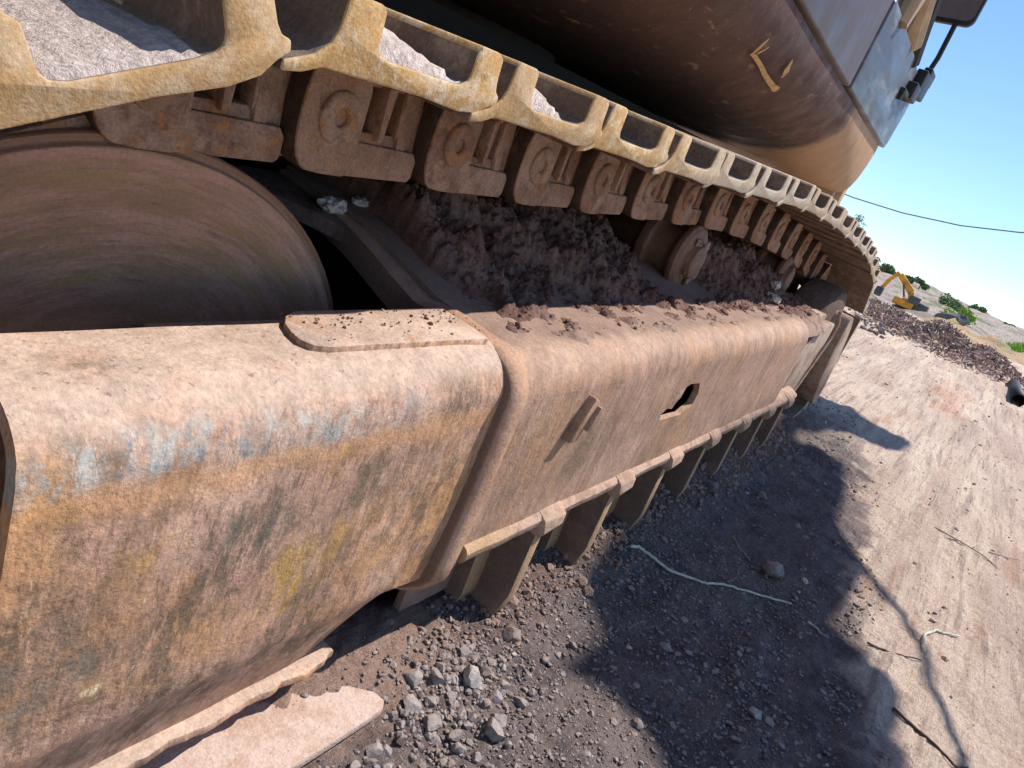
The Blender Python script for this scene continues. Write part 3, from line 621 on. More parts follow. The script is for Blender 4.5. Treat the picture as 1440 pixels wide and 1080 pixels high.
def sidebox(x0, x1, z0, z1, out, depth, name, mat, parent=exc, bevel=.008):
    mb = MB(); v = []
    for x, z in ((x0, z0), (x1, z0), (x1, z1), (x0, z1)): v.append((x, hy(x) - out, z))
    for x, z in ((x0, z0), (x1, z0), (x1, z1), (x0, z1)): v.append((x, hy(x) - out + depth, z))
    mb.add(v, [(0, 1, 2, 3), (7, 6, 5, 4), (0, 4, 5, 1), (1, 5, 6, 2), (2, 6, 7, 3), (3, 7, 4, 0)]); return mb.build(name, mat, parent, bevel, 3)
sidebox(-1.6, .55, 1.212, 2.2, .012, .04, 'side_door', M['door_panel'])
sidebox(.56, 2.585, 1.212, 2.35, .012, .04, 'side_door', M['door_panel'])
mb = MB(); mb.box((-1.55, .50, 1.06), (2.58, 2.45, 2.1)); mb.build('engine_housing', M['underside'], exc)
mb = MB(); pg = [(2.597, 1.212), (3.90, 1.212), (3.925, 1.24), (3.955, 1.38), (3.945, 1.46), (3.88, 1.505), (3.50, 1.512), (2.62, 1.478), (2.597, 1.47)]
n_ = len(pg); mb.add([(x, hy(x) - .016, z) for x, z in pg] + [(x, hy(x) + .03, z) for x, z in pg], [tuple(range(n_)), tuple(reversed(range(n_, 2 * n_)))] + [(j, j + n_, (j + 1) % n_ + n_, (j + 1) % n_) for j in range(n_)])
dr = mb.build('cab_door', M['door_steel'], exc, .006, 3)
sidebox(2.60, 3.16, 1.50, 2.7, -.004, .02, 'cab_window', M['cab_glass'], exc, .002)
mb = MB(); mb.tube([(3.50, hy(3.5), 1.50), (3.36, hy(3.4), 1.60), (3.24, hy(3.3), 1.70), (3.16, hy(3.2), 1.85), (3.10, hy(3.1), 2.5)], .035, 10); mb.build('cab_post', M['black_rubber'], exc)
mb = MB(); mb.tube([(3.30, hy(3.3) + .02, 1.52), (3.20, hy(3.3) + .02, 1.60), (3.05, hy(3.2) + .02, 1.70), (2.9, hy(3.1) + .02, 2.5)], .06, 10); mb.tube([(2.84, hy(2.84), 1.47), (2.86, hy(2.86) - .01, 1.60), (2.84, hy(2.84), 1.9)], .04, 8); mb.build('cab_trim', M['tan_plate'], exc)
mb = MB(); mb.box((2.70, .5, 1.2), (3.15, 1.2, 2.7)); mb.build('cab_interior', M['underside'], exc)
# latch, bracket and mirror
y = hy(3.7)
mb = MB()
mb.box((3.48, y - .05, 1.385), (3.62, y - .01, 1.405)); mb.box((3.60, y - .06, 1.39), (3.72, y - .01, 1.455)); mb.box((3.70, y - .055, 1.43), (3.88, y - .01, 1.525)); mb.box((3.50, y - .045, 1.36), (3.52, y - .01, 1.40)); mb.box((3.82, y - .045, 1.50), (3.95, y - .01, 1.56))
mb.build('door_latch', M['black_rubber'], exc, .006)
mb = MB(); mb.tube([(3.90, y - .01, 1.50), (3.915, y - .02, 1.62), (3.92, y - .015, 1.78)], .011, 8); arm = mb.build('mirror_arm', M['black_rubber'], exc)
mb = MB(); mp_ = []
for (cy_, cz_, a0) in ((.235, 1.80, PI), (.345, 1.79, 1.5 * PI), (.345, 2.09, 0), (.235, 2.09, .5 * PI)):
    for t in range(6): a = a0 + (PI / 2) * t / 5; mp_.append((cy_ + .035 * math.cos(a), cz_ + .035 * math.sin(a)))
n_ = len(mp_); mb.add([(3.905, a, b) for a, b in mp_] + [(3.94, a, b) for a, b in mp_], [tuple(range(n_)), tuple(reversed(range(n_, 2 * n_)))] + [(j, j + n_, (j + 1) % n_ + n_, (j + 1) % n_) for j in range(n_)])
mir = mb.build('mirror', M['black_rubber'], exc, .004)
mb = MB(); c_ = Vector((.29, 1.94)); m2 = [c_ + (Vector(q) - c_) * .90 for q in mp_]; mb.add([(3.902, a, b) for a, b in m2] + [(3.906, a, b) for a, b in m2], [tuple(range(n_)), tuple(reversed(range(n_, 2 * n_)))] + [(j, j + n_, (j + 1) % n_ + n_, (j + 1) % n_) for j in range(n_)])
mb.build('mirror_glass', M['mirror_back'], mir)
# front frame brackets below the skirt
mb = MB(); mb.box((3.70, .34, .86), (3.74, .62, 1.02)); mb.box((3.80, .325, .80), (3.86, .48, 1.0)); mb.box((3.55, .50, .84), (3.9, .55, 1.02)); mb.build('step_bracket', M['tan_plate'], exc, .005)
# ochre paint daubs on the skirt, standing a hair proud of it
def skirt_pt(x, t):                                      # t along the profile
    i = int(t); a, b = prof[i], prof[min(i + 1, len(prof) - 1)]; f_ = t - i
    dy, z = a[0] + (b[0] - a[0]) * f_, a[1] + (b[1] - a[1]) * f_
    tn = Vector((b[0] - a[0], b[1] - a[1])).normalized(); return Vector((x, hy(x) + dy, z)) + Vector((0, tn.y, -tn.x)) * .009
def daub(pts, w):
    mb = MB(); v = []; f = []
    for i, (x, t) in enumerate(pts):
        ww = w[i] if isinstance(w, list) else w
        x0, t0 = pts[max(i - 1, 0)]; x1, t1 = pts[min(i + 1, len(pts) - 1)]
        a = skirt_pt(x0, t0); b = skirt_pt(x1, t1); c = skirt_pt(x, t); tn = (b - a).normalized()
        i_ = int(t); nn = Vector((0, prof[min(i_ + 1, 11)][1] - prof[i_][1], -(prof[min(i_ + 1, 11)][0] - prof[i_][0]))).normalized(); s_ = tn.cross(nn).normalized()
        jit = 1 + .4 * fbm(i * .9, x * 9, 2, 2); v += [c + s_ * ww * jit, c - s_ * ww * (2 - jit)]
    for i in range(len(pts) - 1): f.append((2 * i, 2 * i + 1, 2 * i + 3, 2 * i + 2))
    return v, f
def lin(a, b, n_=8): return [(a[0] + (b[0] - a[0]) * i / n_, a[1] + (b[1] - a[1]) * i / n_) for i in range(n_ + 1)]
DAUBS = [([(1.715, 3.42), (1.74, 3.40), (1.80, 3.45), (1.844, 3.51), (1.89, 3.59), (1.942, 3.67), (1.98, 3.70), (2.015, 3.73), (2.045, 3.73), (2.062, 3.72)], [.003, .005, .005, .0055, .006, .006, .007, .007, .010, .005]),
         ([(1.722, 3.44), (1.713, 3.1), (1.708, 2.8), (1.707, 2.52)], [.004, .006, .006, .002]), ([(1.735, 3.25), (1.74, 3.0), (1.747, 2.75)], [.004, .004, .002]), ([(1.985, 3.14), (1.975, 2.95), (1.953, 2.68), (1.94, 2.45), (1.927, 2.28)], [.004, .009, .009, .005, .001])]
mb = MB()
for pts, w in DAUBS: mb.add(*daub(pts, w))
mb.build('paint_marks', M['chalk'], sk)

# ------------------------------------------------------------------ caked mud on the machine
def mudz(x, y):
    b_ = interp([(0, .522), (.05, .530), (.08, .532), (.14, .556), (.2, .588), (.3, .632), (.4, .664), (.5, .68), (.7, .69)], y)
    k_ = sstep(.02, .2, y)
    lump = .034 * k_ * fbm(x * 7, y * 8, 3, 5, .62) + .013 * (.25 + k_) * fbm(x * 26, y * 26, 5, 4, .75)
    z = b_ + lump - .010 * sstep(1.2, 2.6, x)
    z -= .095 * math.exp(-((x - 1.88) / .17) ** 2) * sstep(.10, .18, y) + .05 * math.exp(-((x - 3.0) / .12) ** 2) * sstep(.12, .2, y)
    z += .055 * math.exp(-((x - 2.25) / .16) ** 2) * sstep(.08, .25, y) + .02 * math.exp(-((x - 2.7) / .12) ** 2) * sstep(.05, .2, y)
    z += .010 * sstep(.03, .12, y) * abs(fbm(x * 4 + y * 9, y * 2, 8, 2))
    ax = x - 1.655 - .35 * (y - .12)
    z -= .08 * math.exp(-(ax / .012) ** 4) * sstep(.03, .06, y) * sstep(.20, .17, y)
    z += .006 * sstep(.16, .06, y) + .014 * sstep(.16, .06, y) * sstep(.0, .04, y) * fbm(x * 9, y * 14, 12, 4, .7)
    z = min(z, .668)
    if y < .045:
        zs = .480 + math.sqrt(max(.045 ** 2 - (max(-.030, min(.014, y)) - .014) ** 2, 0)) - .010 * sstep(1.2, 2.6, x)
        th = .024 * fbm(x * 6, y * 9, 6, 4, .65) + .0085 * sstep(-.01, .03, y) - .014 * sstep(.02, -.025, y) + .004 * fbm(x * 30, y * 30, 2, 3, .7)
        w_ = sstep(.045, .015, y); z = z * (1 - w_) + (zs + max(-.006, th)) * w_
    edge = sstep(.885, .925, x); z = z * edge + (.50 + .15 * y) * (1 - edge)
    return z
nx, ny = 460, 160
o = grid('caked_mud', [.885 + (3.0 - .885) * i / nx for i in range(nx + 1)], [-.029 + (.60 + .029) * j / ny for j in range(ny + 1)], mudz, M['mud'], None)
tag(o, 'dark reddish caked mud heaped on the track frame under the chain', 'mud', kind='stuff')
def rock_mesh(seed, sub=2, cuts=7, rough=.10):
    rnd = random.Random(seed); bm = bmesh.new(); bmesh.ops.create_icosphere(bm, subdivisions=sub, radius=1)
    pls = [(Vector((rnd.gauss(0, 1), rnd.gauss(0, 1), rnd.gauss(0, 1))).normalized(), rnd.uniform(.50, .82)) for _ in range(cuts)]
    sc_ = Vector((rnd.uniform(.8, 1.15), rnd.uniform(.65, 1.0), rnd.uniform(.55, .85)))
    for v in bm.verts:
        c = v.co.copy()
        for nn, d_ in pls:
            q = c.dot(nn) - d_
            if q > 0: c -= nn * q * .98
        c *= 1 + rough * fbm(c.x * 2.5 + seed, c.y * 2.5, c.z * 2.5, 3)
        v.co = Vector((c.x * sc_.x, c.y * sc_.y, c.z * sc_.z))
    me = bpy.data.meshes.new('rock'); bm.to_mesh(me); bm.free()
    for p in me.polygons: p.use_smooth = True
    me.set_sharp_from_angle(angle=math.radians(16)); return me
def scatter(name, n_, posf, sizef, mats, seed, sub=1, label='', cat='', cols=None):
    rnd = random.Random(seed); protos = [rock_mesh(seed * 31 + q, sub, 6, .15) for q in range(8)]
    pv = [([v.co.copy() for v in p.vertices], [tuple(f_.vertices) for f_ in p.polygons]) for p in protos]
    mb = MB()
    for _ in range(n_):
        pos = posf(rnd)
        if pos is None: continue
        s_ = sizef(rnd); vv, fv = rnd.choice(pv); rot = Matrix.Rotation(rnd.uniform(0, 6.28), 3, 'Z') @ Matrix.Rotation(rnd.uniform(-.5, .5), 3, 'X')
        mb.add([rot @ v * s_ + pos for v in vv], fv, rnd.randrange(len(mats)))
    me = bpy.data.meshes.new(name); me.from_pydata(mb.v, [], mb.f)
    for m_ in mats: me.materials.append(m_)
    me.polygons.foreach_set('material_index', mb.m); me.update(); o = bpy.data.objects.new(name, me); C.objects.link(o)
    tag(o, label, cat, kind='stuff'); return o
def mp1(r):
    x = r.uniform(.93, 2.9); y = r.uniform(.02, .56) ** 1.0
    if abs(x - 1.66 - .35 * (y - .12)) < .02 and y < .2: return None
    return Vector((x, y, mudz(x, y) + .001))
scatter('mud_clods', 6000, mp1, lambda r: min(.0022 * math.exp(r.gauss(0, .7)), .016), [M['mud']], 3, 1, 'loose crumbs and clods of dark mud lying on the caked mud', 'mud clods')
def mp2(r):
    x = r.uniform(.26, .84); y = r.choice([r.uniform(.0, .10), r.uniform(.06, .10)]); inp = x > .54 and y > .025
    return Vector((x, y, (.552 if inp else .530) - (0 if y > .03 else (.04 - y) ** 2 * 9)))
def mp3(r):
    x = r.uniform(.9, 2.6); y = .02 + abs(r.gauss(0, .035)) ; return Vector((x, y, .527 - .010 * sstep(1.2, 2.6, x)))
scatter('spilled_dirt', 1500, mp3, lambda r: min(.0016 * math.exp(r.gauss(0, .7)), .009), [M['mud'], M['mud_pale']], 6, 1, 'dirt crumbs spilled over the lit edge of the rear frame', 'dirt crumbs')
scatter('dirt_crumbs', 420, mp2, lambda r: min(.0009 * math.exp(r.gauss(0, .6)), .005), [M['mud_pale'], M['mud']], 5, 1, 'brown dirt crumbs sprinkled on top of the front frame', 'dirt crumbs')

# sunlit pale sand lying in the pockets of the nearest shoes
def sand(i, s0, s1, h, yw, label):
    p, q = seq[i], seq[i + 1]; d_ = (q - p).normalized(); zz = Vector((-d_.y, d_.x)); v = []; f = []; nu, nv = 24, 22
    for a in range(nu + 1):
        for b in range(nv + 1):
            s_ = s0 + (s1 - s0) * a / nu; y_ = .004 + yw * max(0, b - 1) / nv if b else .0035
            hh = h * (1 - a / nu) ** .8 * (1 - (b / nv) ** 3) * sstep(0, .14, b / nv + .03) + .0035 * fbm(s_ * 130, y_ * 130, i, 3, .7)
            t = p + d_ * (s_ + .003) + zz * (.135 - TZ + .0160 + (max(.0005, hh) if 0 < a < nu and 0 < b < nv else -.004)); v.append((t.x, y_, t.y))
    for a in range(nu):
        for b in range(nv): k0 = a * (nv + 1) + b; f.append((k0, k0 + nv + 1, k0 + nv + 2, k0 + 1))
    o = newobj('sand_pile', v, f, M['pale_dirt'], True); tag(o, label, 'sand', kind='stuff')
i0 = min(range(len(seq)), key=lambda i: (seq[i] - Vector((.64, .741))).length)
for n_c, (x, y, z, s_, lab) in enumerate([(.835, .36, .592, .022, 'pale crusty dirt clod left of the other pale clods above the idler opening'), (.90, .37, .60, .013, 'small rounded pale clod between two crusty ones above the idler opening'), (1.05, .35, .612, .024, 'pale crusty clod furthest right of three on the dark mud'), (2.62, .12, .545, .03, 'pale clod on the dark mud near the rear end of the frame'), (2.74, .16, .58, .022, 'small pale clod high on the mud near the last roller')]):
    me = rock_mesh(900 + n_c, 3, 3, .45); me.materials.append(M['clod_pale']); o = bpy.data.objects.new('dirt_clod', me); C.objects.link(o); o.location = (x, y, max(z, mudz(x, y) + s_ * .2 if x > .95 else z)); o.scale = (s_ * 1.3, s_, s_ * .8); tag(o, lab, 'clod')  # pale lumps added to stand for sunlit patches on the shaded mud
sand(i0 - 1, .040, .160, .030, .45, 'pale sand caught in the second track shoe from the left, widest bright wedge')
sand(i0, .040, .125, .034, .40, 'pale sand caught in the third track shoe from the left, small bright heap')
sand(i0 - 2, .040, .160, .012, .5, 'thin pale sand lying on the leftmost big track shoe')

# ------------------------------------------------------------------ stones
def rock(name, x, y, s, mat, label, cat='stone', group=None, seed=0, sink=.25, rz=None, sub=3):
    me = rock_mesh(seed + 101, sub, 14, .07); me.materials.append(M[mat]); o = bpy.data.objects.new(name, me); C.objects.link(o)
    s *= 1.06 if group or x < 1.2 else .95
    o.scale = (s, s, s); o.location = (x, y, gz(x, y) + s * (.62 - sink - .35 * random.Random(seed * 7).random() * (1 if s < .02 else .3))); rnd = random.Random(seed)
    o.rotation_euler = (rnd.uniform(-.4, .4), rnd.uniform(-.4, .4), rnd.uniform(0, 6.28) if rz is None else rz); tag(o, label, cat, group); return o
n_st = 50
rock('stone', 0.945, -0.110, 0.0210, 'rock_pale', 'pale angular stone standing brightest in the stone heap beside the track', seed=1)
rock('stone', 0.886, -0.078, 0.0176, 'rock_grey', 'long grey stone leaning left of the brightest pale stone in the heap', seed=2)
rock('stone', 0.900, -0.194, 0.0236, 'rock_grey', 'broad grey block at the lower right of the stone heap', seed=3)
rock('stone', 0.848, -0.061, 0.0159, 'rock_grey', 'flat grey slab of stone at the upper left of the stone heap', seed=4)
rock('stone', 0.819, -0.088, 0.0167, 'rock_grey', 'squarish grey stone below the flat slab at the left of the heap', seed=5)
rock('stone', 1.105, -0.086, 0.0219, 'rock_brown', 'brownish stone just below the nearest guard bracket tip', seed=6)
rock('stone', 1.978, -0.354, 0.0408, 'rock_grey', 'largest lone grey stone lying in the ground shadow above the cord end', seed=7)
rock('stone', 1.396, -0.485, 0.0181, 'rock_pale', 'white stone in the lower part of the ground shadow', seed=8)
rock('stone', 1.387, -0.288, 0.0173, 'rock_grey', 'rounded grey stone in the shadow below the long pale cord', seed=9)
rock('stone', 2.200, -0.067, 0.0341, 'rock_brown', 'dusty reddish clump of stone at the foot of the rear guard brackets', seed=10)
rock('stone', 0.724, -0.109, 0.0166, 'rock_grey', 'dark grey stone tucked under the tip of the dusty lower shoe', seed=11)
rock('stone', 0.722, -0.138, 0.0088, 'rock_pale', 'small cream stone at the bottom edge of the stone heap', seed=12)
rock('stone', 1.071, -0.116, 0.0083, 'rock_pale', 'tiny white chip just above the stone heap', seed=13)
rock('stone', 1.134, -0.341, 0.0132, 'rock_grey', 'pale grey stone alone on the gravel at bottom centre', seed=14)
rock('stone', 0.997, -0.312, 0.0081, 'rock_pale', 'small white stone near the bottom edge right of the heap', seed=15)
for x, y, s in ((0.853, -0.100, 0.0105), (0.783, -0.085, 0.0113), (0.766, -0.069, 0.0068), (0.768, -0.119, 0.0122), (0.880, -0.141, 0.0171), (0.894, -0.155, 0.0106), (0.846, -0.161, 0.0166), (0.833, -0.178, 0.0138), (0.991, -0.147, 0.0171), (0.989, -0.186, 0.0154), (0.979, -0.115, 0.0128), (1.009, -0.105, 0.0117), (0.996, -0.065, 0.0147), (0.974, -0.067, 0.0130), (1.025, -0.077, 0.0104), (1.204, -0.167, 0.0097), (1.121, -0.156, 0.0108), (0.955, -0.154, 0.0138), (0.826, -0.127, 0.0191), (0.931, -0.154, 0.0123), (0.797, -0.178, 0.0073), (0.930, -0.184, 0.0148), (0.737, -0.118, 0.0107), (0.788, -0.142, 0.0098), (0.820, -0.149, 0.0088), (0.766, -0.148, 0.0090), (0.845, -0.204, 0.0088), (0.904, -0.223, 0.0091), (0.975, -0.224, 0.0082), (0.888, -0.114, 0.0107), (0.847, -0.084, 0.0092), (1.050, -0.160, 0.0103), (1.046, -0.193, 0.0087), (1.023, -0.124, 0.0095), (1.119, -0.193, 0.0091), (0.784, -0.103, 0.0081), (0.708, -0.120, 0.0093), (0.680, -0.114, 0.0103), (0.945, -0.128, 0.0097), (0.887, -0.249, 0.0076), (0.849, -0.229, 0.0069)): n_st += 1; rock('stone', x, y, s, random.choice(('rock_grey', 'rock_grey', 'rock_brown')), 'small grey stone in the heap of loose stones beside the track', group='loose stones heaped beside the track', seed=n_st)
for x, y, s in ((1.401, -0.512, 0.0131), (1.371, -0.594, 0.0094), (1.421, -0.364, 0.0095), (1.428, -0.385, 0.0112), (1.394, -0.310, 0.0095), (2.375, -0.320, 0.0120), (2.437, -0.208, 0.0153), (2.975, -0.131, 0.0167), (1.158, -0.365, 0.0074), (1.122, -0.297, 0.0074), (1.367, -0.368, 0.0084), (1.440, -0.436, 0.0077), (1.499, -0.266, 0.0083), (1.633, -0.392, 0.0086), (2.460, -0.176, 0.0197), (2.340, -0.056, 0.0221)): n_st += 1; rock('stone', x, y, s, random.choice(('rock_grey', 'rock_grey', 'rock_brown')), 'small stone lying in the shaded gravel strip', group='small stones in the shaded gravel', seed=n_st)

def on_apron(r, x0, x1, y0, y1):
    x = r.uniform(x0, x1); y = r.uniform(y0, y1)
    if y - .17 * x + .15 * fbm(x * 2, y * 2, 1, 2) < -.93 : return None
    if ((x - .76) / .22) ** 2 + (y / .10) ** 2 < 1 and r.random() < .85: return None
    return Vector((x, y, gz(x, y) + .0005))
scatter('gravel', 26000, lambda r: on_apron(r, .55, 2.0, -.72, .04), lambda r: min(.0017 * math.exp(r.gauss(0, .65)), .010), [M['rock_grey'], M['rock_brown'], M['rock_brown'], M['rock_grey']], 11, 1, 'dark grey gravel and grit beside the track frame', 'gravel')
def hp(r):
    x = r.gauss(.90, .10); y = -.10 + (x - .9) * .1 + r.gauss(0, .055)
    if y > .0 or x < .76: return None
    return Vector((x, y, gz(x, y) + .002))
scatter('rubble', 700, hp, lambda r: min(.0045 * math.exp(r.gauss(0, .45)), .012), [M['rock_grey'], M['rock_brown'], M['rock_grey']], 31, 1, 'small broken rubble filling between the heaped grey stones', 'rubble')
scatter('gravel_far', 5000, lambda r: on_apron(r, 2.0, 4.4, -.9, .04), lambda r: min(.0028 * math.exp(r.gauss(0, .6)), .014), [M['rock_grey'], M['rock_brown'], M['mud']], 12, 1, 'dark gravel in the shaded strip towards the rear of the track', 'gravel')
def dp(r):
    x = r.uniform(1.2, 9); y = r.uniform(-3.0, .6) 
    return Vector((x, y, gz(x, y)))
scatter('sand_grit', 9000, dp, lambda r: min(.0022 * math.exp(r.gauss(0, .7)), .02), [M['mud_pale'], M['rock_brown'], M['pale_dirt']], 13, 1, 'scattered crumbs of pinkish dirt on the open ground', 'dirt crumbs')
def bp(r):
    x = r.uniform(.95, 3.3); y = -.04 + r.gauss(0, .045); return Vector((x, y, gz(x, y) + .003))
scatter('soil_clods', 1500, bp, lambda r: min(.004 * math.exp(r.gauss(0, .6)), .016), [M['mud']], 14, 1, 'reddish soil clods fallen along the foot of the track', 'soil')

# track shoe lying at the foot of the idler, dusted over
mb = MB(); pr = [(.36, -.074), (.55, -.078), (.70, -.080), (.758, -.080), (.772, -.070), (.770, -.05), (.745, -.02), (.715, .01), (.70, .06), (.36, .10)]
mb.prism_z(pr, .006, .022); sh = mb.build('lower_shoe', M['slab'], exc, .004, 3)

# sticks and cords
def stick(name, pts, r, mat, label, cat, lift=.004):
    q = [Vector((x, y, gz(x, y) + lift + (pp[2] if len(pp) > 2 else 0))) for pp in pts for x, y in [pp[:2]]]
    fine_ = []
    for i in range(len(q) - 1):
        for t in range(6): fine_.append(q[i].lerp(q[i + 1], t / 6) + Vector((random.gauss(0, .0012), random.gauss(0, .0012), abs(random.gauss(0, .001)))))
    fine_.append(q[-1]); mb = MB(); mb.tube(fine_, [r * (1 - .45 * i / len(fine_)) for i in range(len(fine_))], 7); return tag(mb.build(name, mat, None, smooth=True), label, cat)
stick('cord', [(1.611, -0.081), (1.642, -0.090), (1.656, -0.114), (1.664, -0.170), (1.709, -0.229), (1.725, -0.252), (1.771, -0.283), (1.816, -0.336), (1.858, -0.381), (1.897, -0.427)], 0.0042, M['rope'], 'long pale cord snaking over the shaded gravel', 'cord')
stick('curved_twig', [(2.085, -0.733), (2.136, -0.727), (2.197, -0.731), (2.255, -0.752), (2.274, -0.775), (2.316, -0.809)], 0.0045, M['rope'], 'pale curled twig lying in the sun beside the thin shadow', 'twig')
stick('dry_twig', [(1.932, -0.612), (1.962, -0.651), (1.992, -0.682), (2.032, -0.734)], 0.0028, M['dark_stick'], 'dark thin twig on the sunny dirt left of the curled twig', 'twig')
stick('dry_twig', [(1.734, -0.704), (1.721, -0.751), (1.699, -0.789), (1.674, -0.833), (1.703, -0.860)], 0.004, M['dark_stick'], 'long dark twig near the lower right corner', 'twig')
stick('straw', [(2.048, -0.211), (2.002, -0.247), (1.982, -0.289)], 0.0022, M['dry_stick'], 'short straw in the shade above the cord', 'straw')
stick('straw', [(3.193, -0.680), (3.172, -0.772), (3.163, -0.847), (3.138, -0.909)], 0.003, M['dry_stick'], 'pale straw on open dirt near the right edge', 'straw')
stick('straw', [(3.258, -0.871), (3.314, -0.934), (3.362, -0.980)], 0.0026, M['dry_stick'], 'short straw touching the right edge of the picture', 'straw')
stick('straw', [(1.865, -0.478), (1.865, -0.494), (1.859, -0.510)], 0.003, M['rope'], 'tiny white chip of stick at the inner notch of the ground shadow', 'straw')

# ------------------------------------------------------------------ what throws the ground shadow: unseen plates added right of the frame, cut to its outline
YC=-1.7
PA = [(6.305, 4.643), (6.270, 4.427), (6.339, 4.216), (6.087, 3.862), (5.629, 3.680), (5.165, 3.610), (4.849, 3.401), (4.595, 3.227), (4.461, 3.215), (4.179, 3.245), (3.930, 2.971), (3.724, 2.727), (3.579, 2.699), (3.351, 2.718), (3.225, 2.679), (3.236, 3.013), (3.466, 3.435), (3.760, 3.742), (4.076, 4.040), (4.467, 4.420), (5.117, 4.685), (5.697, 4.677)]
PB = [(7.839, 4.974), (7.752, 4.693), (7.513, 4.310), (7.275, 4.101), (7.049, 3.821), (6.906, 3.544), (6.733, 3.424), (6.535, 3.471), (6.493, 3.653), (6.650, 3.890), (6.752, 4.110), (6.760, 4.291), (6.620, 4.335), (6.630, 4.502)]
L1 = [(5.004, 3.546), (4.665, 3.265), (4.368, 3.011), (4.133, 2.793), (3.948, 2.643), (3.720, 2.537), (3.502, 2.405), (3.342, 2.293), (3.301, 2.307), (3.090, 2.153), (2.830, 2.085)]
L2 = [(4.561, 3.184), (4.308, 2.993), (4.179, 2.835)]
L3 = [(3.522, 2.739), (3.450, 2.665), (3.388, 2.629), (3.282, 2.619)]

ld = empty('loader', (2.2, -3.6, 0)); tag(ld, 'yellow wheel loader arm with raised bucket standing just right of the picture', 'loader')
def slab_y(mb, poly, th=.05): mb.prism_y(poly, YC - th / 2, YC + th / 2)
mb = MB(); slab_y(mb, PA, .04); mb.build('bucket', M['far_paint'], ld)  # flat unseen plate shaped to the main shadow, no real part
mb = MB(); slab_y(mb, PB, .04); slab_y(mb, [PB[0], PB[-1], PA[1], PA[0]], .03); mb.build('bucket_tooth', M['far_paint'], ld)
mb = MB()
for L, r in ((L1, .014), (L2, .007), (L3, .022)): mb.tube([(x, YC, z) for x, z in L], r, 8)
mb.build('hydraulic_hose', M['black_rubber'], ld)
mb = MB(); a_ = PA[18]; mb.tube([(a_[0], YC, a_[1]), (a_[0] - .05, -2.8, a_[1] - .1), (a_[0] - .1, -4.3, .9), (a_[0] - .1, -4.5, 0)], .12, 10); mb.build('lift_arm', M['far_paint'], ld)


# ------------------------------------------------------------------ background

hillz = lambda x, y: -6.2 + 3.1 * sstep(86, 150, x) - 3 * sstep(152, 200, x) + .9 * fbm(x * .05, y * .05, 2, 5, .6) * sstep(86, 110, x) + .35 * fbm(x * .3, y * .3, 3, 3)
hx = [84 + 1.1 * i for i in range(106)]; hyv = [-110 + 1.4 * i for i in range(180)]
o = grid('hill', hx, hyv, hillz, M['hill'])
def leafblob(name, centres, n_, leaf, mat, parent=None, seed=1):
    r = random.Random(seed); v = []; f = []
    for _ in range(n_):
        c, rad = r.choice(centres); d_ = Vector((r.gauss(0, 1), r.gauss(0, 1), r.gauss(0, 1))).normalized() * rad * r.uniform(.35, 1.05) ** .6
        p = Vector(c) + Vector((d_.x, d_.y, d_.z * .8)); a = Vector((r.gauss(0, 1), r.gauss(0, 1), r.gauss(0, 1))).normalized(); b = a.orthogonal().normalized(); s_ = leaf * r.uniform(.5, 1.3)
        k0 = len(v); v += [p + a * s_, p + b * s_ * .6, p - a * s_, p - b * s_ * .6]; f.append((k0, k0 + 1, k0 + 2, k0 + 3))
    return newobj(name, v, f, mat, False, parent)
def dirpt(dy, dz, x): return Vector((x, -.46 + dy * x, .84 + dz * x))
BUSH = [(.133, -.0235, 145, 1.5, 'M', 'green bush highest on the skyline, just right of the big track'), (.122, -.0245, 146, 1.2, 'M', 'smaller green bush beside the highest skyline bush'),
        (.040, -.030, 130, 1.5, 'M', 'green bush on the hillside above the dark boulder'), (.030, -.036, 120, 1.5, 'G', 'bright green bush low on the hillside right of the dark boulder'),
        (.0155, -.0262, 148, 1.1, 'M', 'small round tree standing alone on the ridge line'), (.080, -.0235, 147, .9, 'M', 'low dark bush on the ridge above the distant excavator'),
        (.095, -.025, 147, .8, 'M', 'tiny bush on the ridge left of the distant boom top'), (-.018, -.0295, 147, .8, 'M', 'low bush near the right end of the ridge')]
for i, (dy, dz, x, r, m_, lab) in enumerate(BUSH):
    c = dirpt(dy, dz, x); cs_ = [(c + Vector((random.uniform(-r, r), random.uniform(-r, r), random.uniform(-.5, .3) * r)), r * random.uniform(.4, .75)) for _ in range(7)]
    b = empty('bush', (c.x, c.y, hillz(c.x, c.y))); tag(b, lab, 'bush', 'bushes on the far hill')
    leafblob('crown', cs_, 700, .22, M['leaves'] if m_ == 'M' else M['grass'], b, i)
    mb = MB(); mb.tube([(c.x, c.y, min(hillz(c.x, c.y), c.z - r) - .3), (c.x + .05, c.y, c.z)], [.12, .05], 6); mb.build('stem', M['bark'], b)
c = dirpt(.179, .0150, 100); b = empty('tree', (c.x, c.y, hillz(c.x, c.y))); tag(b, 'faint pale green tree crown showing behind the upper track end', 'tree')
leafblob('crown', [(c + Vector((0, random.uniform(-1.1, 1.1), random.uniform(-.9, .6))), random.uniform(.35, .8)) for _ in range(8)], 420, .13, M['pale_leaves'], b, 77)
mb = MB(); mb.tube([(c.x, c.y, -6.5), (c.x, c.y + .2, -2), (c.x, c.y, c.z)], [.16, .12, .04], 6); mb.build('trunk', M['bark'], b)
# overhead cable
cp = [(30, 12.5, 1.95), (30, 8, 1.84), (30, 5.33, 1.86), (30, 3.62, 1.99), (30, 1.82, 2.29), (30, .17, 2.75), (30, -3, 4.0), (30, -8, 6.6)]
sm = []
for i in range(len(cp) - 1):
    for t in range(5): sm.append(Vector(cp[i]).lerp(Vector(cp[i + 1]), t / 5))
mb = MB(); mb.tube(sm, .022, 6); tag(mb.build('overhead_cable', M['cable_black'], smooth=True), 'thin dark cable sagging across the blue sky at the right', 'cable')
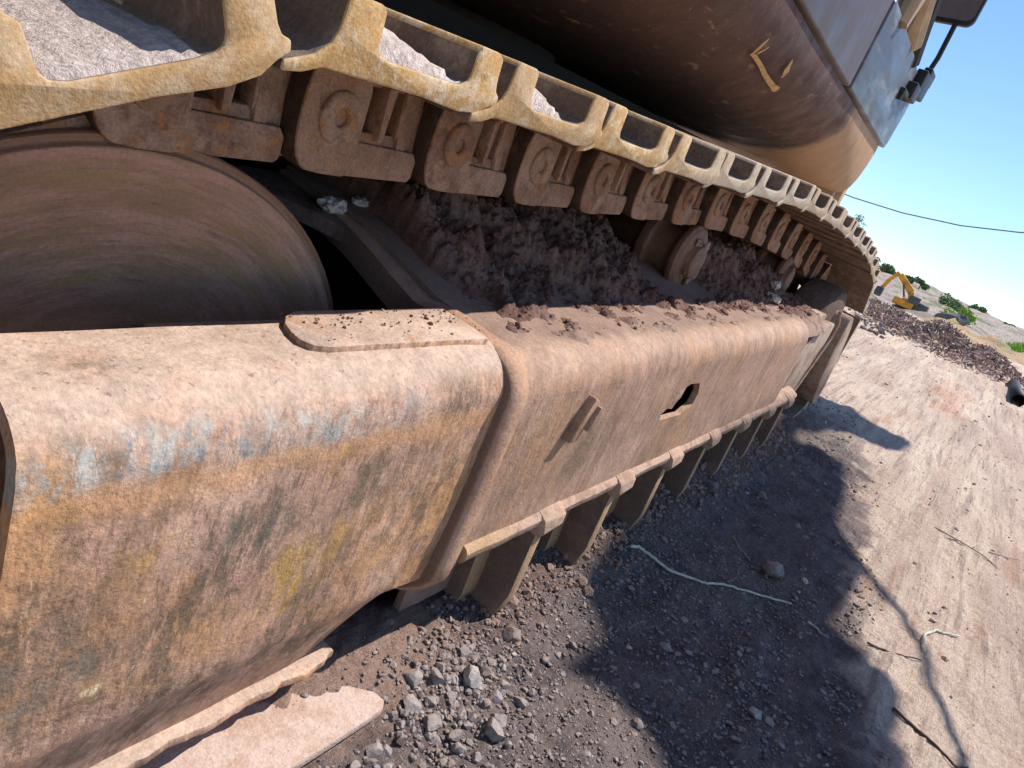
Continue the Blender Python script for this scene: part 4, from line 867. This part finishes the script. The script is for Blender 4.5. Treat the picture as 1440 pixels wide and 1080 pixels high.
# distant excavator
fe = empty('excavator', (86, 6.3, hillz(86, 6.3) if False else -4.95)); tag(fe, 'small yellow excavator with raised boom working far off at the foot of the hill', 'excavator')
mb = MB(); mb.box((85, 5.9, -4.35), (87.6, 8.2, -3.55)); mb.box((85.2, 6.2, -3.6), (86.4, 7.4, -3.35)); mb.build('engine_cover', M['far_paint'], fe, .12)
mb = MB(); mb.box((85.2, 4.4, -4.3), (87.4, 5.9, -3.2)); mb.build('counterweight', M['far_dark'], fe, .1)
mb = MB(); mb.box((84.8, 5.5, -3.6), (85.9, 6.7, -2.7)); mb.build('cab', M['far_dark'], fe, .08)
fe_up = .55
for x in (85, 87.2):
    mb = MB(); mb.box((x - .3, 4.7, -5.15), (x + .3, 8.0, -4.45)); mb.build('crawler_track', M['far_dark'], fe, .25)
def beam(mb, pts, w, t): 
    for a, b in zip(pts, pts[1:]):
        a, b = Vector(a), Vector(b); d_ = (b - a).normalized(); n2 = Vector((0, -d_.z, d_.y)); e = Vector((t, 0, 0))
        q = [a - n2 * w, a + n2 * w, b + n2 * w * .8, b - n2 * w * .8]; mb.add([p - e for p in q] + [p + e for p in q], [(0, 1, 2, 3), (7, 6, 5, 4), (0, 4, 5, 1), (1, 5, 6, 2), (2, 6, 7, 3), (3, 7, 4, 0)])
mb = MB(); beam(mb, [(86, 6.2, -3.7), (86, 6.9, -2.5), (86, 8.9, -1.15)], .38, .3); mb.build('boom', M['far_paint'], fe)
mb = MB(); beam(mb, [(86, 9.1, -1.0), (86, 9.7, -2.2), (86, 10.0, -3.4)], .24, .2); mb.build('stick', M['far_paint'], fe)
mb = MB(); mb.prism_y([(85.5, -3.3), (86.5, -3.3), (86.6, -4.1), (85.9, -4.4), (85.4, -4.0)], 9.7, 10.5); mb.build('bucket', M['far_dark'], fe, .06)
mb = MB(); beam(mb, [(85.6, 7.3, -3.3), (85.6, 8.1, -1.9)], .1, .08); mb.build('cylinder', M['far_dark'], fe)
fe.scale = (.85, .85, .85); fe.location.z += fe_up * .9
# dark boulder, scrap heap, mounds, grass
b = rock('boulder', 25, .35, .62, 'rock_dark', 'dark blue-grey boulder standing behind the scrap heap', 'boulder', None, 321, .1); b.location.z = -.42
def moundz(list_): return lambda x, y: max(h * math.exp(-((x - cx_) / sx_) ** 2 - ((y - cy_) / sy_) ** 2) for cx_, cy_, sx_, sy_, h in list_)
HEAP = [(11.2, .95, .7, .35, .03), (11.0, .45, .8, .45, .11), (10.8, -.1, .7, .45, .20), (10.6, -.6, .6, .4, .16), (12, .8, .8, .5, .04)]
mz = moundz(HEAP)
def lumps(name, zf, x0, x1, y0, y1, n1, n2, mat, label, cat, amp, fr):
    o = grid(name, [x0 + (x1 - x0) * i / n1 for i in range(n1 + 1)], [y0 + (y1 - y0) * i / n2 for i in range(n2 + 1)], lambda x, y: gz(x, y) - .05 + zf(x, y) * (1.25 + amp * fbm(x * fr, y * fr, 4, 4, .65)), mat, None)
    return tag(o, label, cat, kind='stuff')
lumps('scrap_heap', mz, 9.2, 13.5, -2, 2.2, 90, 110, M['scrap'], 'long reddish brown heap of broken scrap lying across the yard', 'heap', .8, 3.5)
r_ = random.Random(5); mb = MB()
for _ in range(9000):
    c0 = r_.choice(HEAP); x = r_.gauss(c0[0], c0[2] * .6); y = r_.gauss(c0[1], c0[3] * .75)
    z = gz(x, y) + mz(x, y) * 1.15 + r_.uniform(-.02, .04); d_ = Vector((r_.gauss(0, 1), r_.gauss(0, 1), r_.gauss(0, .6))).normalized() * r_.uniform(.012, .05); n2 = d_.orthogonal().normalized() * r_.uniform(.004, .012); p = Vector((x, y, z)); n3 = n2.cross(d_).normalized() * .008
    mb.add([p - d_ + n2, p - d_ - n2, p + d_ - n2, p + d_ + n2, p - d_ + n3, p + d_ + n3], [(0, 1, 2, 3), (0, 4, 5, 3), (1, 4, 5, 2)], r_.choice((0, 0, 0, 1)))
tag(mb.build('scrap_pieces', [M['scrap'], M['rock_brown']]), 'tangle of thin reddish scrap pieces covering the heap', 'scrap', kind='stuff')
lumps('earth_mounds', moundz([(17, .0, 1.2, .6, .22), (18, -.9, 1.5, .8, .30)]), 13, 26, -7, 5, 90, 90, M['earth'], 'tan earth mounds behind the scrap heap', 'mounds', .7, 1.6)
lumps('rubble_ridge', moundz([(34, 4.4, 3, 1.0, .3), (60, 8.6, 5, 2.0, .7), (48, 1.6, 4, 2.0, .5)]), 28, 70, -2, 16, 80, 70, M['hill'], 'pale broken ground below the distant excavator', 'rubble', .6, .5)
def grey(r):
    x = r.uniform(8.8, 11.5); dy = r.gauss(.105, .012); y = -.46 + dy * x; return Vector((x, y, gz(x, y) + .01))
scatter('broken_stones', 160, grey, lambda r: min(.022 * math.exp(r.gauss(0, .5)), .07), [M['rock_grey'], M['rock_brown']], 21, 1, 'grey broken stones beyond the end of the track', 'stones')
gm = moundz([(30, -2.6, 5, 1.5, .85), (33, -7, 6, 3, 1.3), (28, -12, 6, 4, 1.2)])
lumps('grass_bank', gm, 20, 44, -22, 1, 60, 90, M['grass'], 'bright green grassy bank at the right edge', 'grass', .5, .6)
v = []; f = []; r_ = random.Random(9)
for _ in range(16000):
    x = r_.uniform(23, 38); y = r_.uniform(-9, -1.0)
    if gm(x, y) < .18: continue
    z = gz(x, y) + gm(x, y) * 1.2 - .08; h = r_.uniform(.08, .28); a = r_.uniform(0, 6.28); w = .03; k0 = len(v); l_ = Vector((r_.gauss(0, .06), r_.gauss(0, .06), h))
    p = Vector((x, y, z)); d_ = Vector((math.cos(a) * w, math.sin(a) * w, 0)); v += [p - d_, p + d_, p + l_]; f.append((k0, k0 + 1, k0 + 2))
o = newobj('grass_blades', v, f, M['grass']); tag(o, 'tufts of long green grass on the bank at the right edge', 'grass', kind='stuff')
# pipe end
mb = MB(); c = Vector((8.65, -1.03, .035 + gz(8.65, -1.03))); a_ = []
for r0, r1 in ((.060, .060),): pass
def ring(x, r): return [(x, c.y + r * math.cos(2 * PI * i / 24) + .02 * (x - c.x), c.z + .02 + r * math.sin(2 * PI * i / 24)) for i in range(24)]
v = ring(c.x, .062) + ring(c.x + 1.4, .062) + ring(c.x + 1.4, .054) + ring(c.x, .054)
f = [(j * 24 + i, j * 24 + (i + 1) % 24, ((j + 1) % 4) * 24 + (i + 1) % 24, ((j + 1) % 4) * 24 + i) for j in range(4) for i in range(24)] + [tuple(range(48, 72))]
o = newobj('pipe', v, f, M['weathered_black'], True); tag(o, 'open end of a black pipe lying on the dirt at the right edge', 'pipe')
